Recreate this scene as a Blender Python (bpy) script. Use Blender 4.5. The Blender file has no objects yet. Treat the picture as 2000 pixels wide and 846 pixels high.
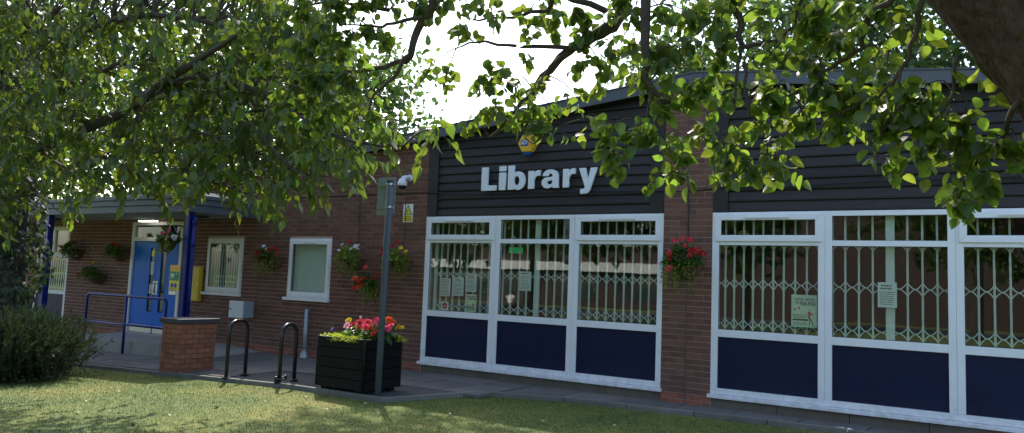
import bpy, math, random
import numpy as np
from mathutils import Vector, Matrix
random.seed(7); RNG = np.random.default_rng(11)
S = bpy.context.scene
COL = S.collection
PI = math.pi
# ------------------------------------------------------------------ camera
CAM = np.array([3.7922, -10.0404, 1.5720]); YAW, PITCH, ROLL = -0.57942, 0.092885, 0.038757
FPX, CYPX = 1556.0, 403.8
_f = np.array([math.sin(YAW)*math.cos(PITCH), math.cos(YAW)*math.cos(PITCH), math.sin(PITCH)])
_r = np.cross(_f, [0, 0, 1]); _r /= np.linalg.norm(_r); _u = np.cross(_r, _f)
CR = math.cos(ROLL)*_r + math.sin(ROLL)*_u; CU = -math.sin(ROLL)*_r + math.cos(ROLL)*_u; CF = _f
cd = bpy.data.cameras.new('camera'); cam = bpy.data.objects.new('camera', cd); COL.objects.link(cam)
cam.matrix_world = Matrix(((CR[0], CU[0], -CF[0], CAM[0]), (CR[1], CU[1], -CF[1], CAM[1]), (CR[2], CU[2], -CF[2], CAM[2]), (0, 0, 0, 1)))
cd.sensor_width = 36; cd.lens = 36*FPX/2000; cd.shift_y = -(423-CYPX)/2000; cd.clip_start = .05; cd.clip_end = 2000
S.camera = cam
def ray(u, v): return CR*(u-1000)/FPX - CU*(v-CYPX)/FPX + CF
def at(u, v, d): return CAM + ray(u, v)*d          # a place seen in the photograph at depth d
def on_y(u, v, y): w = ray(u, v); return CAM + w*((y-CAM[1])/w[1])
# ------------------------------------------------------------------ sky, sun, exposure
SUN_AZ = math.radians(-47); SUN_EL = math.radians(47)
W = bpy.data.worlds.new('World'); S.world = W; W.use_nodes = True
nt = W.node_tree; bg = nt.nodes['Background']; sk = nt.nodes.new('ShaderNodeTexSky')
sk.sky_type = 'NISHITA'; sk.sun_disc = False; sk.sun_elevation = SUN_EL; sk.sun_rotation = SUN_AZ
sk.air_density = 1.0; sk.dust_density = 2.2; sk.ozone_density = 1.0
nt.links.new(sk.outputs[0], bg.inputs[0]); bg.inputs[1].default_value = .15
sl = bpy.data.lights.new('sun', 'SUN'); sl.energy = 2.5; sl.angle = math.radians(.55); sl.color = (1, .93, .82)
sun = bpy.data.objects.new('sun', sl); COL.objects.link(sun); sun.location = (-20, 20, 30)
_sd = Vector((math.sin(SUN_AZ)*math.cos(SUN_EL), math.cos(SUN_AZ)*math.cos(SUN_EL), math.sin(SUN_EL)))
sun.rotation_euler = _sd.to_track_quat('Z', 'Y').to_euler()
S.view_settings.view_transform = 'Standard'; S.view_settings.look = 'None'; S.view_settings.gamma = 1
S.view_settings.use_curve_mapping = False; S.view_settings.exposure = 1.58
S.render.engine = 'CYCLES'; S.cycles.max_bounces = 8; S.cycles.transparent_max_bounces = 12
S.render.resolution_x = 1024; S.render.resolution_y = 433
# ------------------------------------------------------------------ materials
MATS = {}
def mat(name, col, rough=.6, var=0, scale=8, bump=0, bscale=60, metal=0, island=0, spec=.5, stretch=None, coat=0, bdist=.01):
    """principled with noise colour variation, per-piece variation and fine bump"""
    m = bpy.data.materials.new(name); m.use_nodes = True; t = m.node_tree; N = t.nodes; L = t.links
    b = N['Principled BSDF']; b.inputs['Roughness'].default_value = rough; b.inputs['Metallic'].default_value = metal
    b.inputs['Specular IOR Level'].default_value = spec; b.inputs['Coat Weight'].default_value = coat
    tc = N.new('ShaderNodeTexCoord'); vec = tc.outputs['Object']
    if stretch:
        mp = N.new('ShaderNodeMapping'); mp.inputs['Scale'].default_value = stretch; L.new(vec, mp.inputs[0]); vec = mp.outputs[0]
    rgb = N.new('ShaderNodeRGB'); rgb.outputs[0].default_value = (*col, 1); out = rgb.outputs[0]
    def hsv(src, fac_socket, lo, hi):
        mr = N.new('ShaderNodeMapRange'); mr.inputs[3].default_value = lo; mr.inputs[4].default_value = hi; L.new(fac_socket, mr.inputs[0])
        h = N.new('ShaderNodeHueSaturation'); L.new(mr.outputs[0], h.inputs['Value']); L.new(src, h.inputs['Color']); return h.outputs[0]
    if var:
        n = N.new('ShaderNodeTexNoise'); n.inputs['Scale'].default_value = scale; n.inputs['Detail'].default_value = 6; n.inputs['Roughness'].default_value = .65
        L.new(vec, n.inputs[0]); out = hsv(out, n.outputs[0], 1-var*1.6, 1+var*1.6)
    if island:
        g = N.new('ShaderNodeNewGeometry'); oi = N.new('ShaderNodeObjectInfo'); a = N.new('ShaderNodeMath'); a.operation = 'ADD'
        L.new(g.outputs['Random Per Island'], a.inputs[0]); L.new(oi.outputs['Random'], a.inputs[1])
        fr = N.new('ShaderNodeMath'); fr.operation = 'FRACT'; L.new(a.outputs[0], fr.inputs[0]); out = hsv(out, fr.outputs[0], 1-island, 1+island)
    L.new(out, b.inputs['Base Color'])
    if bump:
        n2 = N.new('ShaderNodeTexNoise'); n2.inputs['Scale'].default_value = bscale; n2.inputs['Detail'].default_value = 5; L.new(vec, n2.inputs[0])
        bp = N.new('ShaderNodeBump'); bp.inputs['Strength'].default_value = bump; bp.inputs['Distance'].default_value = bdist
        L.new(n2.outputs[0], bp.inputs['Height']); L.new(bp.outputs[0], b.inputs['Normal'])
    MATS[name] = m; return m
def leafmat(name, col, trans, tcol, rough=.45, hue=.03, val=.35):
    m = bpy.data.materials.new(name); m.use_nodes = True; t = m.node_tree; N = t.nodes; L = t.links
    b = N['Principled BSDF']; b.inputs['Roughness'].default_value = rough
    g = N.new('ShaderNodeNewGeometry'); oi = N.new('ShaderNodeObjectInfo'); a = N.new('ShaderNodeMath'); a.operation = 'ADD'
    L.new(g.outputs['Random Per Island'], a.inputs[0]); L.new(oi.outputs['Random'], a.inputs[1])
    fr = N.new('ShaderNodeMath'); fr.operation = 'FRACT'; L.new(a.outputs[0], fr.inputs[0])
    def var(c):
        h = N.new('ShaderNodeHueSaturation'); h.inputs['Color'].default_value = (*c, 1)
        v = N.new('ShaderNodeMapRange'); v.inputs[3].default_value = 1-val; v.inputs[4].default_value = 1+val; L.new(fr.outputs[0], v.inputs[0]); L.new(v.outputs[0], h.inputs['Value'])
        m2 = N.new('ShaderNodeMath'); m2.operation = 'MULTIPLY'; m2.inputs[1].default_value = 7.31; L.new(fr.outputs[0], m2.inputs[0])
        f2 = N.new('ShaderNodeMath'); f2.operation = 'FRACT'; L.new(m2.outputs[0], f2.inputs[0])
        hr = N.new('ShaderNodeMapRange'); hr.inputs[3].default_value = .5-hue; hr.inputs[4].default_value = .5+hue*.6; L.new(f2.outputs[0], hr.inputs[0]); L.new(hr.outputs[0], h.inputs['Hue'])
        return h.outputs[0]
    L.new(var(col), b.inputs['Base Color'])
    tr = N.new('ShaderNodeBsdfTranslucent'); L.new(var(tcol), tr.inputs[0])
    mx = N.new('ShaderNodeMixShader'); mx.inputs[0].default_value = trans
    L.new(b.outputs[0], mx.inputs[1]); L.new(tr.outputs[0], mx.inputs[2]); L.new(mx.outputs[0], N['Material Output'].inputs[0])
    MATS[name] = m; return m
def glassmat(name, tint, ior=1.5, boost=1.0):
    m = bpy.data.materials.new(name); m.use_nodes = True; t = m.node_tree; N = t.nodes; L = t.links
    N.remove(N['Principled BSDF'])
    tr = N.new('ShaderNodeBsdfTransparent'); tr.inputs[0].default_value = (*tint, 1)
    gl = N.new('ShaderNodeBsdfGlossy'); gl.inputs['Roughness'].default_value = .012
    n = N.new('ShaderNodeTexNoise'); n.inputs['Scale'].default_value = 1.3; tc = N.new('ShaderNodeTexCoord'); L.new(tc.outputs['Object'], n.inputs[0])
    bp = N.new('ShaderNodeBump'); bp.inputs['Strength'].default_value = .03; bp.inputs['Distance'].default_value = .02; L.new(n.outputs[0], bp.inputs['Height']); L.new(bp.outputs[0], gl.inputs['Normal'])
    # Fresnel of a thin sheet, the same from both sides (Schlick)
    g = N.new('ShaderNodeNewGeometry'); dt = N.new('ShaderNodeVectorMath'); dt.operation = 'DOT_PRODUCT'; L.new(g.outputs['Incoming'], dt.inputs[0]); L.new(g.outputs['Normal'], dt.inputs[1])
    def math_(op, a, b=None):
        q = N.new('ShaderNodeMath'); q.operation = op; L.new(a, q.inputs[0])
        if b is not None: q.inputs[1].default_value = b
        return q.outputs[0]
    one = N.new('ShaderNodeMath'); one.operation = 'SUBTRACT'; one.inputs[0].default_value = 1; L.new(math_('ABSOLUTE', dt.outputs['Value']), one.inputs[1])
    sch = math_('ADD', math_('MULTIPLY', math_('POWER', one.outputs[0], 5), .96), .04)
    mu = N.new('ShaderNodeMath'); mu.operation = 'MULTIPLY'; mu.inputs[1].default_value = boost; mu.use_clamp = True; L.new(sch, mu.inputs[0])
    mx = N.new('ShaderNodeMixShader'); L.new(mu.outputs[0], mx.inputs[0]); L.new(tr.outputs[0], mx.inputs[1]); L.new(gl.outputs[0], mx.inputs[2])
    L.new(mx.outputs[0], N['Material Output'].inputs[0]); MATS[name] = m; return m
def emit(name, col, st):
    m = bpy.data.materials.new(name); m.use_nodes = True; b = m.node_tree.nodes['Principled BSDF']
    b.inputs['Base Color'].default_value = (*col, 1); b.inputs['Emission Color'].default_value = (*col, 1); b.inputs['Emission Strength'].default_value = st; MATS[name] = m
mat('brick', (.15, .066, .047), .85, .22, 30, .5, 130, island=.24)
mat('red_brick', (.25, .085, .05), .8, .2, 20, .4, 120, island=.2)
mat('pier_brick', (.27, .10, .055), .85, .22, 24, .5, 120, island=.22)
mat('mortar', (.46, .36, .30), .95, .15, 14, .4, 150)
mat('pier_mortar', (.12, .095, .08), .95, .15, 14, .4, 150)
mat('upvc', (.78, .79, .82), .34, .06, 2.2, .04, 60, stretch=(3, 1, 1))
mat('old_white', (.66, .66, .65), .5, .08, 5)
mat('gasket', (.06, .065, .08), .6)
mat('panel_navy', (.005, .010, .042), .5, .3, 2.5, .05, 200, spec=.25, stretch=(5, 1, .7))
mat('cladding', (.027, .0235, .0235), .55, .4, 3, .45, 40, stretch=(1.2, 8, 14), island=.25, spec=.35)
mat('fascia_grey', (.075, .082, .095), .5, .16, 2.2, .1, 60, stretch=(1, 4, 3))
mat('canopy_grey', (.075, .088, .10), .55, .2, 2.4, .15, 50, stretch=(.8, 4, 5))
mat('soffit', (.30, .29, .28), .8, .14, 2)
mat('roof_felt', (.06, .062, .068), .9, .2, 3)
mat('door_blue', (.0005, .12, .52), .35, .06, 3, .03, 90, spec=.18)
mat('post_blue', (.001, .012, .15), .38, .1, 8, .05, 90, spec=.35)
mat('steel', (.55, .55, .54), .35, .1, 9, metal=.9)
mat('galv', (.33, .37, .41), .5, .2, 22, .1, 80, metal=.45)
mat('sign_grey', (.27, .33, .37), .55, .08, 6)
mat('pole_grey', (.07, .088, .105), .6, .16, 8, .08, 60, spec=.25)
mat('black_paint', (.012, .013, .016), .28, .2, 16, .1, 60)
mat('planter_black', (.006, .006, .0065), .6, .3, 12, .2, 80, stretch=(1, 1, 6), spec=.2)
mat('soil', (.03, .021, .015), .95, .3, 30, .8, 60)
mat('concrete', (.30, .28, .25), .9, .28, 3.5, .4, 60)
mat('stained_concrete', (.15, .13, .108), .9, .32, 2.6, .4, 50)
mat('slab', (.115, .105, .095), .9, .26, 4, .35, 70, island=.16)
mat('asphalt', (.06, .06, .06), .95, .26, 5, .7, 140)
mat('kerb', (.15, .145, .128), .9, .28, 5, .4, 60, island=.12)
mat('cap_dark', (.05, .05, .052), .8, .25, 10, .3, 60)
mat('yellow_paint', (.62, .43, .02), .5, .12, 12)
mat('sign_yellow', (.78, .66, .04), .4); mat('sign_white', (.78, .8, .82), .4); mat('sign_green', (.0, .22, .09), .4)
mat('sign_black', (.015, .015, .02), .5); mat('sign_blue', (.01, .03, .3), .4); mat('sign_orange', (.85, .42, .02), .4)
mat('alarm_yellow', (.75, .42, .03), .4, .05, 8); mat('alarm_orange', (.5, .22, .02), .5); mat('alarm_blue', (.0, .07, .25), .35)
mat('letter_grey', (.76, .78, .82), .45, .06, 7)
mat('box_white', (.62, .65, .66), .5, .07, 4); mat('box_grey', (.25, .3, .34), .5, .08, 4)
mat('grille', (.72, .77, .72), .45, .08, 9)
mat('paper', (.72, .78, .76), .7, .04, 4); mat('paper_green', (.62, .74, .55), .7, .12, 2); mat('ink', (.12, .14, .15), .7); mat('ink_red', (.5, .03, .05), .7); mat('ink_green', (.05, .13, .03), .7)
mat('ink_blue', (.02, .08, .2), .7); mat('ink_orange', (.65, .12, .06), .7)
mat('inside_wall', (.2, .2, .18), .9, .06, 2); mat('inside_floor', (.09, .085, .08), .9, .2, 4); mat('blind', (.7, .74, .7), .9, .05, 3)
mat('cable', (.012, .012, .013), .6); mat('basket_wire', (.06, .035, .02), .8, .2, 20, .6, 90)
mat('coir', (.11, .06, .03), .95, .3, 25, .9, 80)
mat('bark', (.062, .043, .031), .95, .6, 17, 1.0, 26, stretch=(1, 1, .4), bdist=.06, spec=.2)
mat('bark_dark', (.06, .046, .036), .95, .4, 9, .9, 30)
mat('twig', (.075, .055, .04), .9, .3, 12)
mat('dead_leaf', (.34, .29, .16), .8, .3, 14); mat('litter_white', (.75, .75, .72), .8)
mat('far_brick', (.10, .05, .038), .9, .2, 2, .2, 40); mat('far_white', (.78, .77, .74), .8, .06, 2); mat('far_pink', (.07, .04, .035), .8, .12, 3); mat('hall_brick', (.075, .05, .041), .9, .2, 2, .2, 40); mat('roof_tile', (.085, .06, .055), .85, .3, 6, .4, 30)
mat('skin', (.5, .3, .22), .6); mat('shirt_white', (.78, .78, .8), .8); mat('shirt_pink', (.7, .5, .6), .8); mat('trousers', (.03, .035, .05), .9); mat('hair', (.05, .03, .02), .7)
mat('wood', (.25, .15, .08), .8, .2, 8)
leafmat('leaf_near', (.045, .085, .014), .5, (.20, .31, .03), .35)
leafmat('leaf_left', (.05, .083, .017), .42, (.185, .285, .025), .42)
leafmat('leaf_ivy', (.022, .04, .014), .2, (.05, .1, .02), .4)
leafmat('leaf_far', (.04, .075, .02), .4, (.10, .2, .03), .5)
leafmat('leaf_shrub', (.016, .03, .012), .2, (.05, .09, .02), .6)
leafmat('leaf_flower', (.045, .105, .018), .35, (.12, .27, .02), .4)
leafmat('leaf_lime', (.24, .33, .03), .4, (.5, .6, .04), .5, val=.25)
leafmat('leaf_trail', (.15, .22, .028), .4, (.3, .42, .03), .5)
def petal(n, c): leafmat(n, c, .35, c, .6, .012, .2)
petal('petal_red', (.55, .012, .012)); petal('petal_scarlet', (.75, .05, .015)); petal('petal_pink', (.85, .10, .2)); petal('petal_pale', (.82, .42, .5)); petal('petal_yellow', (.85, .62, .02)); petal('petal_white', (.8, .8, .82)); petal('petal_orange', (.85, .16, .03)); petal('petal_coral', (.8, .07, .08)); petal('petal_blue', (.3, .35, .75))
glassmat('glass', (.92, .96, .93), 1.5, 2.1)
glassmat('glass_side', (.92, .96, .93), 1.5, 1.5)
emit('exit_green', (.0, .30, .09), .2); emit('lamp_white', (1, .97, .9), 2.0)
def grassmat():
    m = bpy.data.materials.new('lawn'); m.use_nodes = True; t = m.node_tree; N = t.nodes; L = t.links; b = N['Principled BSDF']; b.inputs['Roughness'].default_value = .95
    tc = N.new('ShaderNodeTexCoord')
    a = N.new('ShaderNodeTexNoise'); a.inputs['Scale'].default_value = .8; a.inputs['Detail'].default_value = 5; L.new(tc.outputs['Object'], a.inputs[0])
    c = N.new('ShaderNodeTexNoise'); c.inputs['Scale'].default_value = 9; c.inputs['Detail'].default_value = 8; L.new(tc.outputs['Object'], c.inputs[0])
    ad = N.new('ShaderNodeMath'); ad.operation = 'MULTIPLY_ADD'; ad.inputs[1].default_value = .6; L.new(a.outputs[0], ad.inputs[0]); mm = N.new('ShaderNodeMath'); mm.operation = 'MULTIPLY'; mm.inputs[1].default_value = .45; L.new(c.outputs[0], mm.inputs[0]); L.new(mm.outputs[0], ad.inputs[2])
    r = N.new('ShaderNodeValToRGB'); e = r.color_ramp.elements; e[0].position = .36; e[0].color = (.042, .072, .009, 1); e[1].position = .72; e[1].color = (.185, .165, .038, 1); k = e.new(.52); k.color = (.082, .112, .014, 1)
    L.new(ad.outputs[0], r.inputs[0]); L.new(r.outputs[0], b.inputs['Base Color'])
    bp = N.new('ShaderNodeBump'); bp.inputs['Strength'].default_value = .6; n = N.new('ShaderNodeTexNoise'); n.inputs['Scale'].default_value = 90; n.inputs['Detail'].default_value = 4; L.new(tc.outputs['Object'], n.inputs[0]); L.new(n.outputs[0], bp.inputs['Height']); L.new(bp.outputs[0], b.inputs['Normal'])
    MATS['lawn'] = m
    # blades: same colour field, a little brighter towards yellow on some blades
    m2 = m.copy(); m2.name = 'blade'; N = m2.node_tree.nodes; L = m2.node_tree.links; b2 = N['Principled BSDF']
    src = b2.inputs['Base Color'].links[0].from_socket
    g = N.new('ShaderNodeNewGeometry'); mr = N.new('ShaderNodeMapRange'); mr.inputs[3].default_value = .8; mr.inputs[4].default_value = 1.25; L.new(g.outputs['Random Per Island'], mr.inputs[0])
    h = N.new('ShaderNodeHueSaturation'); L.new(mr.outputs[0], h.inputs['Value']); L.new(src, h.inputs['Color']); L.new(h.outputs[0], b2.inputs['Base Color'])
    tr = N.new('ShaderNodeBsdfTranslucent'); L.new(h.outputs[0], tr.inputs[0]); mx = N.new('ShaderNodeMixShader'); mx.inputs[0].default_value = .4
    L.new(b2.outputs[0], mx.inputs[1]); L.new(tr.outputs[0], mx.inputs[2]); L.new(mx.outputs[0], N['Material Output'].inputs[0]); MATS['blade'] = m2
grassmat()
def splash(name, z0, z1, col, amount, scale=14):
    m = MATS[name]; t = m.node_tree; N = t.nodes; L = t.links; b = N['Principled BSDF']; src = b.inputs['Base Color'].links[0].from_socket
    g = N.new('ShaderNodeNewGeometry'); sx = N.new('ShaderNodeSeparateXYZ'); L.new(g.outputs['Position'], sx.inputs[0])
    mr = N.new('ShaderNodeMapRange'); mr.inputs[1].default_value = z0; mr.inputs[2].default_value = z1; mr.inputs[3].default_value = 1; mr.inputs[4].default_value = 0; L.new(sx.outputs[2], mr.inputs[0])
    n = N.new('ShaderNodeTexNoise'); n.inputs['Scale'].default_value = scale; n.inputs['Detail'].default_value = 8; n.inputs['Roughness'].default_value = .7; L.new(g.outputs['Position'], n.inputs[0])
    r = N.new('ShaderNodeMapRange'); r.inputs[1].default_value = .42; r.inputs[2].default_value = .75; L.new(n.outputs[0], r.inputs[0])
    a = N.new('ShaderNodeMath'); a.operation = 'MULTIPLY'; L.new(mr.outputs[0], a.inputs[0]); L.new(r.outputs[0], a.inputs[1]); a2 = N.new('ShaderNodeMath'); a2.operation = 'MULTIPLY'; a2.inputs[1].default_value = amount; L.new(a.outputs[0], a2.inputs[0])
    mx = N.new('ShaderNodeMixRGB'); mx.inputs[2].default_value = (*col, 1); L.new(a2.outputs[0], mx.inputs[0]); L.new(src, mx.inputs[1]); L.new(mx.outputs[0], b.inputs['Base Color'])
splash('panel_navy', .3, .5, (.07, .065, .055), .4, 30); splash('upvc', .18, .5, (.22, .2, .16), .6, 9); splash('brick', .0, .55, (.12, .11, .085), .5, 5); splash('planter_black', .05, .4, (.06, .055, .045), .5, 16); splash('black_paint', -.1, .25, (.09, .075, .06), .6, 20)
# ------------------------------------------------------------------ building blocks
def link(name, me, parent=None):
    o = bpy.data.objects.new(name, me); COL.objects.link(o)
    if parent is not None: adopt(o, parent)
    return o
INV = {}
def adopt(o, parent): o.parent = parent; o.matrix_parent_inverse = INV[parent.name]
def note(o):
    # every parent keeps its own inverse so that children can be laid out in world coordinates
    INV[o.name] = Matrix.Translation(o.location).inverted()
def thing(name, label, cat, loc=(0, 0, 0), group=None, kind=None):
    o = bpy.data.objects.new(name, None); COL.objects.link(o); o.location = loc; o.empty_display_size = .1
    tag(o, label, cat, group, kind); note(o); return o
def tag(o, label=None, cat=None, group=None, kind=None):
    if label: o['label'] = label
    if cat: o['category'] = cat
    if group: o['group'] = group
    if kind: o['kind'] = kind
    return o
class MB:
    def __init__(s): s.v = []; s.f = []; s.m = []
    def add(s, vs, fs, mi=0):
        n = len(s.v); s.v += [tuple(map(float, p)) for p in vs]; s.f += [tuple(i+n for i in q) for q in fs]; s.m += [mi]*len(fs); return s
    def box(s, x0, x1, y0, y1, z0, z1, mi=0, open_back=False):
        vs = [(x0, y0, z0), (x1, y0, z0), (x1, y1, z0), (x0, y1, z0), (x0, y0, z1), (x1, y0, z1), (x1, y1, z1), (x0, y1, z1)]
        fs = [(0, 3, 2, 1), (4, 5, 6, 7), (0, 1, 5, 4), (1, 2, 6, 5), (3, 0, 4, 7)]
        if not open_back: fs.append((2, 3, 7, 6))
        return s.add(vs, fs, mi)
    def prism(s, poly, y0, y1, mi=0):     # polygon in x,z (counter-clockwise seen from -y), extruded y0..y1
        n = len(poly); vs = [(x, y0, z) for x, z in poly] + [(x, y1, z) for x, z in poly]
        fs = [tuple(range(n)), tuple(range(2*n-1, n-1, -1))] + [((i+1) % n, i, n+i, n+(i+1) % n) for i in range(n)]
        return s.add(vs, fs, mi)
    def zprism(s, poly, z0, z1, mi=0):    # polygon in x,y (ccw from above)
        n = len(poly); f0 = z0 if callable(z0) else (lambda x, y: z0); f1 = z1 if callable(z1) else (lambda x, y: z1)
        vs = [(x, y, f0(x, y)) for x, y in poly] + [(x, y, f1(x, y)) for x, y in poly]
        fs = [tuple(range(n-1, -1, -1)), tuple(range(n, 2*n))] + [(i, (i+1) % n, n+(i+1) % n, n+i) for i in range(n)]
        return s.add(vs, fs, mi)
    def tube(s, pts, rad, n=8, mi=0, cap=True):
        P = [np.array(p, float) for p in pts]; R_ = rad if hasattr(rad, '__len__') else [rad]*len(P); base = len(s.v); up = None
        for i, p in enumerate(P):
            t = P[min(i+1, len(P)-1)] - P[max(i-1, 0)]; t /= (np.linalg.norm(t)+1e-9)
            if up is None:
                a = np.array([0, 0, 1.]) if abs(t[2]) < .9 else np.array([1., 0, 0]); up = np.cross(t, a)
            up = up - t*np.dot(up, t); up /= (np.linalg.norm(up)+1e-9); w = np.cross(t, up)
            for k in range(n):
                q = p + R_[i]*(math.cos(2*PI*k/n)*up + math.sin(2*PI*k/n)*w); s.v.append(tuple(q))
        for i in range(len(P)-1):
            for k in range(n):
                a = base+i*n+k; b = base+i*n+(k+1) % n; s.f.append((a, b, b+n, a+n)); s.m.append(mi)
        if cap:
            s.f.append(tuple(base+k for k in range(n-1, -1, -1))); s.m.append(mi)
            s.f.append(tuple(base+(len(P)-1)*n+k for k in range(n))); s.m.append(mi)
        return s
    def lathe(s, prof, c, n=16, mi=0, a0=0, a1=2*PI):     # prof: (r,z); c: centre
        full = abs(a1-a0-2*PI) < 1e-6; m = n if full else n+1; base = len(s.v)
        for r, z in prof:
            for k in range(m):
                a = a0+(a1-a0)*k/n; s.v.append((c[0]+r*math.cos(a), c[1]+r*math.sin(a), c[2]+z))
        for i in range(len(prof)-1):
            for k in range(n):
                a = base+i*m+k; b = base+i*m+(k+1) % m; s.f.append((a, b, b+m, a+m)); s.m.append(mi)
        return s
    def build(s, name, mats, parent=None, smooth=False, bevel=0):
        me = bpy.data.meshes.new(name); me.from_pydata(s.v, [], s.f)
        mats = mats if isinstance(mats, (list, tuple)) else [mats]
        for k in mats: me.materials.append(MATS[k])
        if len(mats) > 1: me.polygons.foreach_set('material_index', s.m)
        if smooth: me.polygons.foreach_set('use_smooth', [True]*len(me.polygons))
        me.update(); o = link(name, me, parent)
        if bevel:
            b = o.modifiers.new('bevel', 'BEVEL'); b.width = bevel; b.segments = 2; b.limit_method = 'ANGLE'
        note(o); return o
def bx(name, m, parent, x0, x1, y0, y1, z0, z1, bevel=0): return MB().box(x0, x1, y0, y1, z0, z1).build(name, m, parent, bevel=bevel)
def npmesh(name, V, F, m, parent=None, smooth=True):
    """V (n,3), F (k,3 or 4) numpy"""
    me = bpy.data.meshes.new(name); me.vertices.add(len(V)); me.vertices.foreach_set('co', np.ascontiguousarray(V, np.float32).ravel())
    k, w = F.shape; me.loops.add(k*w); me.loops.foreach_set('vertex_index', np.ascontiguousarray(F, np.int32).ravel())
    me.polygons.add(k); me.polygons.foreach_set('loop_start', np.arange(0, k*w, w, dtype=np.int32)); me.polygons.foreach_set('loop_total', np.full(k, w, np.int32))
    me.polygons.foreach_set('use_smooth', np.full(k, smooth)); me.materials.append(MATS[m]); me.update(); me.validate()
    o = link(name, me, parent); note(o); return o
# leaf template: x across, y along (0..1), z normal
def leaf_template(prof, fold=.12, curl=.15):
    V = [(0, 0, 0)]; 
    for t, w in prof: V += [(-w, t, fold*w*1.6-curl*t*t), (0, t, -curl*t*t), (w, t, fold*w*1.6-curl*t*t)]
    V.append((0, 1, -curl)); n = len(prof); F = [(0, 2, 1, 1), (0, 3, 2, 2)]
    for i in range(n-1):
        a = 1+3*i; F += [(a, a+1, a+4, a+3), (a+1, a+2, a+5, a+4)]
    a = 1+3*(n-1); e = len(V)-1; F += [(a, a+1, e, e), (a+1, a+2, e, e)]
    T = []
    for q in F:
        q = list(dict.fromkeys(q)); T.append((q[0], q[1], q[2]))
        if len(q) == 4: T.append((q[0], q[2], q[3]))
    return np.array(V, float), np.array(T, int)
ROUND = leaf_template([(.06, .20), (.18, .37), (.42, .45), (.66, .37), (.86, .19)], .14, .18)
OVATE = leaf_template([(.09, .13), (.26, .245), (.5, .25), (.76, .13)], .16, .22)
IVY = leaf_template([(.12, .36), (.4, .36), (.62, .2)], .1, .12)
SMALL = leaf_template([(.4, .34)], .12, .1)
def rand_unit(n): v = RNG.normal(size=(n, 3)); return v/np.linalg.norm(v, axis=1)[:, None]
def leaf_frames(D, N_):
    D = D/np.linalg.norm(D, axis=1)[:, None]; X = np.cross(D, N_); X /= (np.linalg.norm(X, axis=1)[:, None]+1e-9); return X, D, np.cross(X, D)
def leaf_verts(P, D, N_, Ln, tmpl, wid=1.0):
    V, T = tmpl; X, Y, Z = leaf_frames(D, N_); n = len(P); wv = RNG.uniform(.78, 1.15, n)[:, None, None]*wid; cv = RNG.uniform(.2, 2.4, n)[:, None, None]; tw = RNG.normal(0, .35, n)[:, None, None]
    vx, vy, vz = V[None, :, 0, None], V[None, :, 1, None], V[None, :, 2, None]
    A = P[:, None, :] + Ln[:, None, None]*(vx*wv*X[:, None, :] + vy*Y[:, None, :] + (vz*cv + tw*vx*vy)*Z[:, None, :])
    F = (np.arange(n)[:, None, None]*len(V) + T[None]).reshape(-1, 3); return A.reshape(-1, 3), F
def leaves(name, P, D, N_, Ln, tmpl, m, parent=None, wid=1.0, keep=0, keep_name='leaf', near_to=None):
    """one mesh of leaves; the `keep` largest-in-view ones become objects of their own"""
    P, D, N_, Ln = map(np.asarray, (P, D, N_, Ln)); out = []
    idx = np.arange(len(P))
    if keep:
        dist = np.linalg.norm(P-CAM, axis=1)
        q = P-CAM; w = q@CF; uu = (q@CR)/w*FPX+1000; vv = CYPX-(q@CU)/w*FPX
        vis = (w > .3) & (uu > 5) & (uu < 1995) & (vv > 5) & (vv < 840)
        order = np.argsort(np.where(vis, dist/Ln, 1e9))[:keep]
        V, T = tmpl; Vw = V.copy(); Vw[:, 0] *= wid
        me = bpy.data.meshes.new(keep_name); me.from_pydata(Vw.tolist(), [], T.tolist()); me.materials.append(MATS[m]); me.polygons.foreach_set('use_smooth', [True]*len(T)); me.update()
        X, Y, Z = leaf_frames(D[order], N_[order])
        for j, i in enumerate(order):
            o = bpy.data.objects.new(keep_name, me); COL.objects.link(o); L_ = Ln[i]
            wx, wz = L_*random.uniform(.78, 1.15), L_*random.uniform(.3, 2.4)
            o.matrix_world = Matrix(((X[j][0]*wx, Y[j][0]*L_, Z[j][0]*wz, P[i][0]), (X[j][1]*wx, Y[j][1]*L_, Z[j][1]*wz, P[i][1]), (X[j][2]*wx, Y[j][2]*L_, Z[j][2]*wz, P[i][2]), (0, 0, 0, 1)))
            out.append(o)
        idx = np.setdiff1d(idx, order)
    V, F = leaf_verts(P[idx], D[idx], N_[idx], Ln[idx], tmpl, wid)
    o = npmesh(name, V, F, m, parent)
    for q in out: adopt(q, o)
    return o
# ================================================================== THE GROUND
def clamp(a, lo, hi): return max(lo, min(hi, a))
def H(x, y): return .085 - clamp(-4.5-x, 0, 8)*.035*clamp(-y/2.6, 0, 1)      # pavement level, falling to the left
def LW(x, y): return H(x, y) - .055                                          # lawn level
KERB = [(9, -.42), (1.2, -.53), (-1.34, -.80), (-2.38, -1.12), (-2.86, -2.60), (-12.0, -2.60), (-26, -2.6)]
def kerb_y(x):
    for (a, ya), (b, yb) in zip(KERB, KERB[1:]):
        if b <= x <= a: return ya+(yb-ya)*(a-x)/(a-b)
    return -2.6
def grid(xs, ys, h):
    mb = MB(); n = len(ys); mb.v = [(x, y, h(x, y)) for x in xs for y in ys]
    for i in range(len(xs)-1):
        for j in range(n-1): a = i*n+j; mb.f.append((a, a+n, a+n+1, a+1)); mb.m.append(0)
    return mb
xs = [-900, -300, -100, -50, -34] + [-30+.5*i for i in range(93)] + [20, 30, 50, 100, 300, 900]
ys = [-900, -300, -100, -60, -40, -30, -20, -14] + [-12+.5*i for i in range(25)] + [4, 20, 60, 300, 900]
tag(grid(xs, ys, LW).build('lawn', 'lawn', smooth=True), 'mown grass lawn in front of the library', kind='structure')
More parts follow.
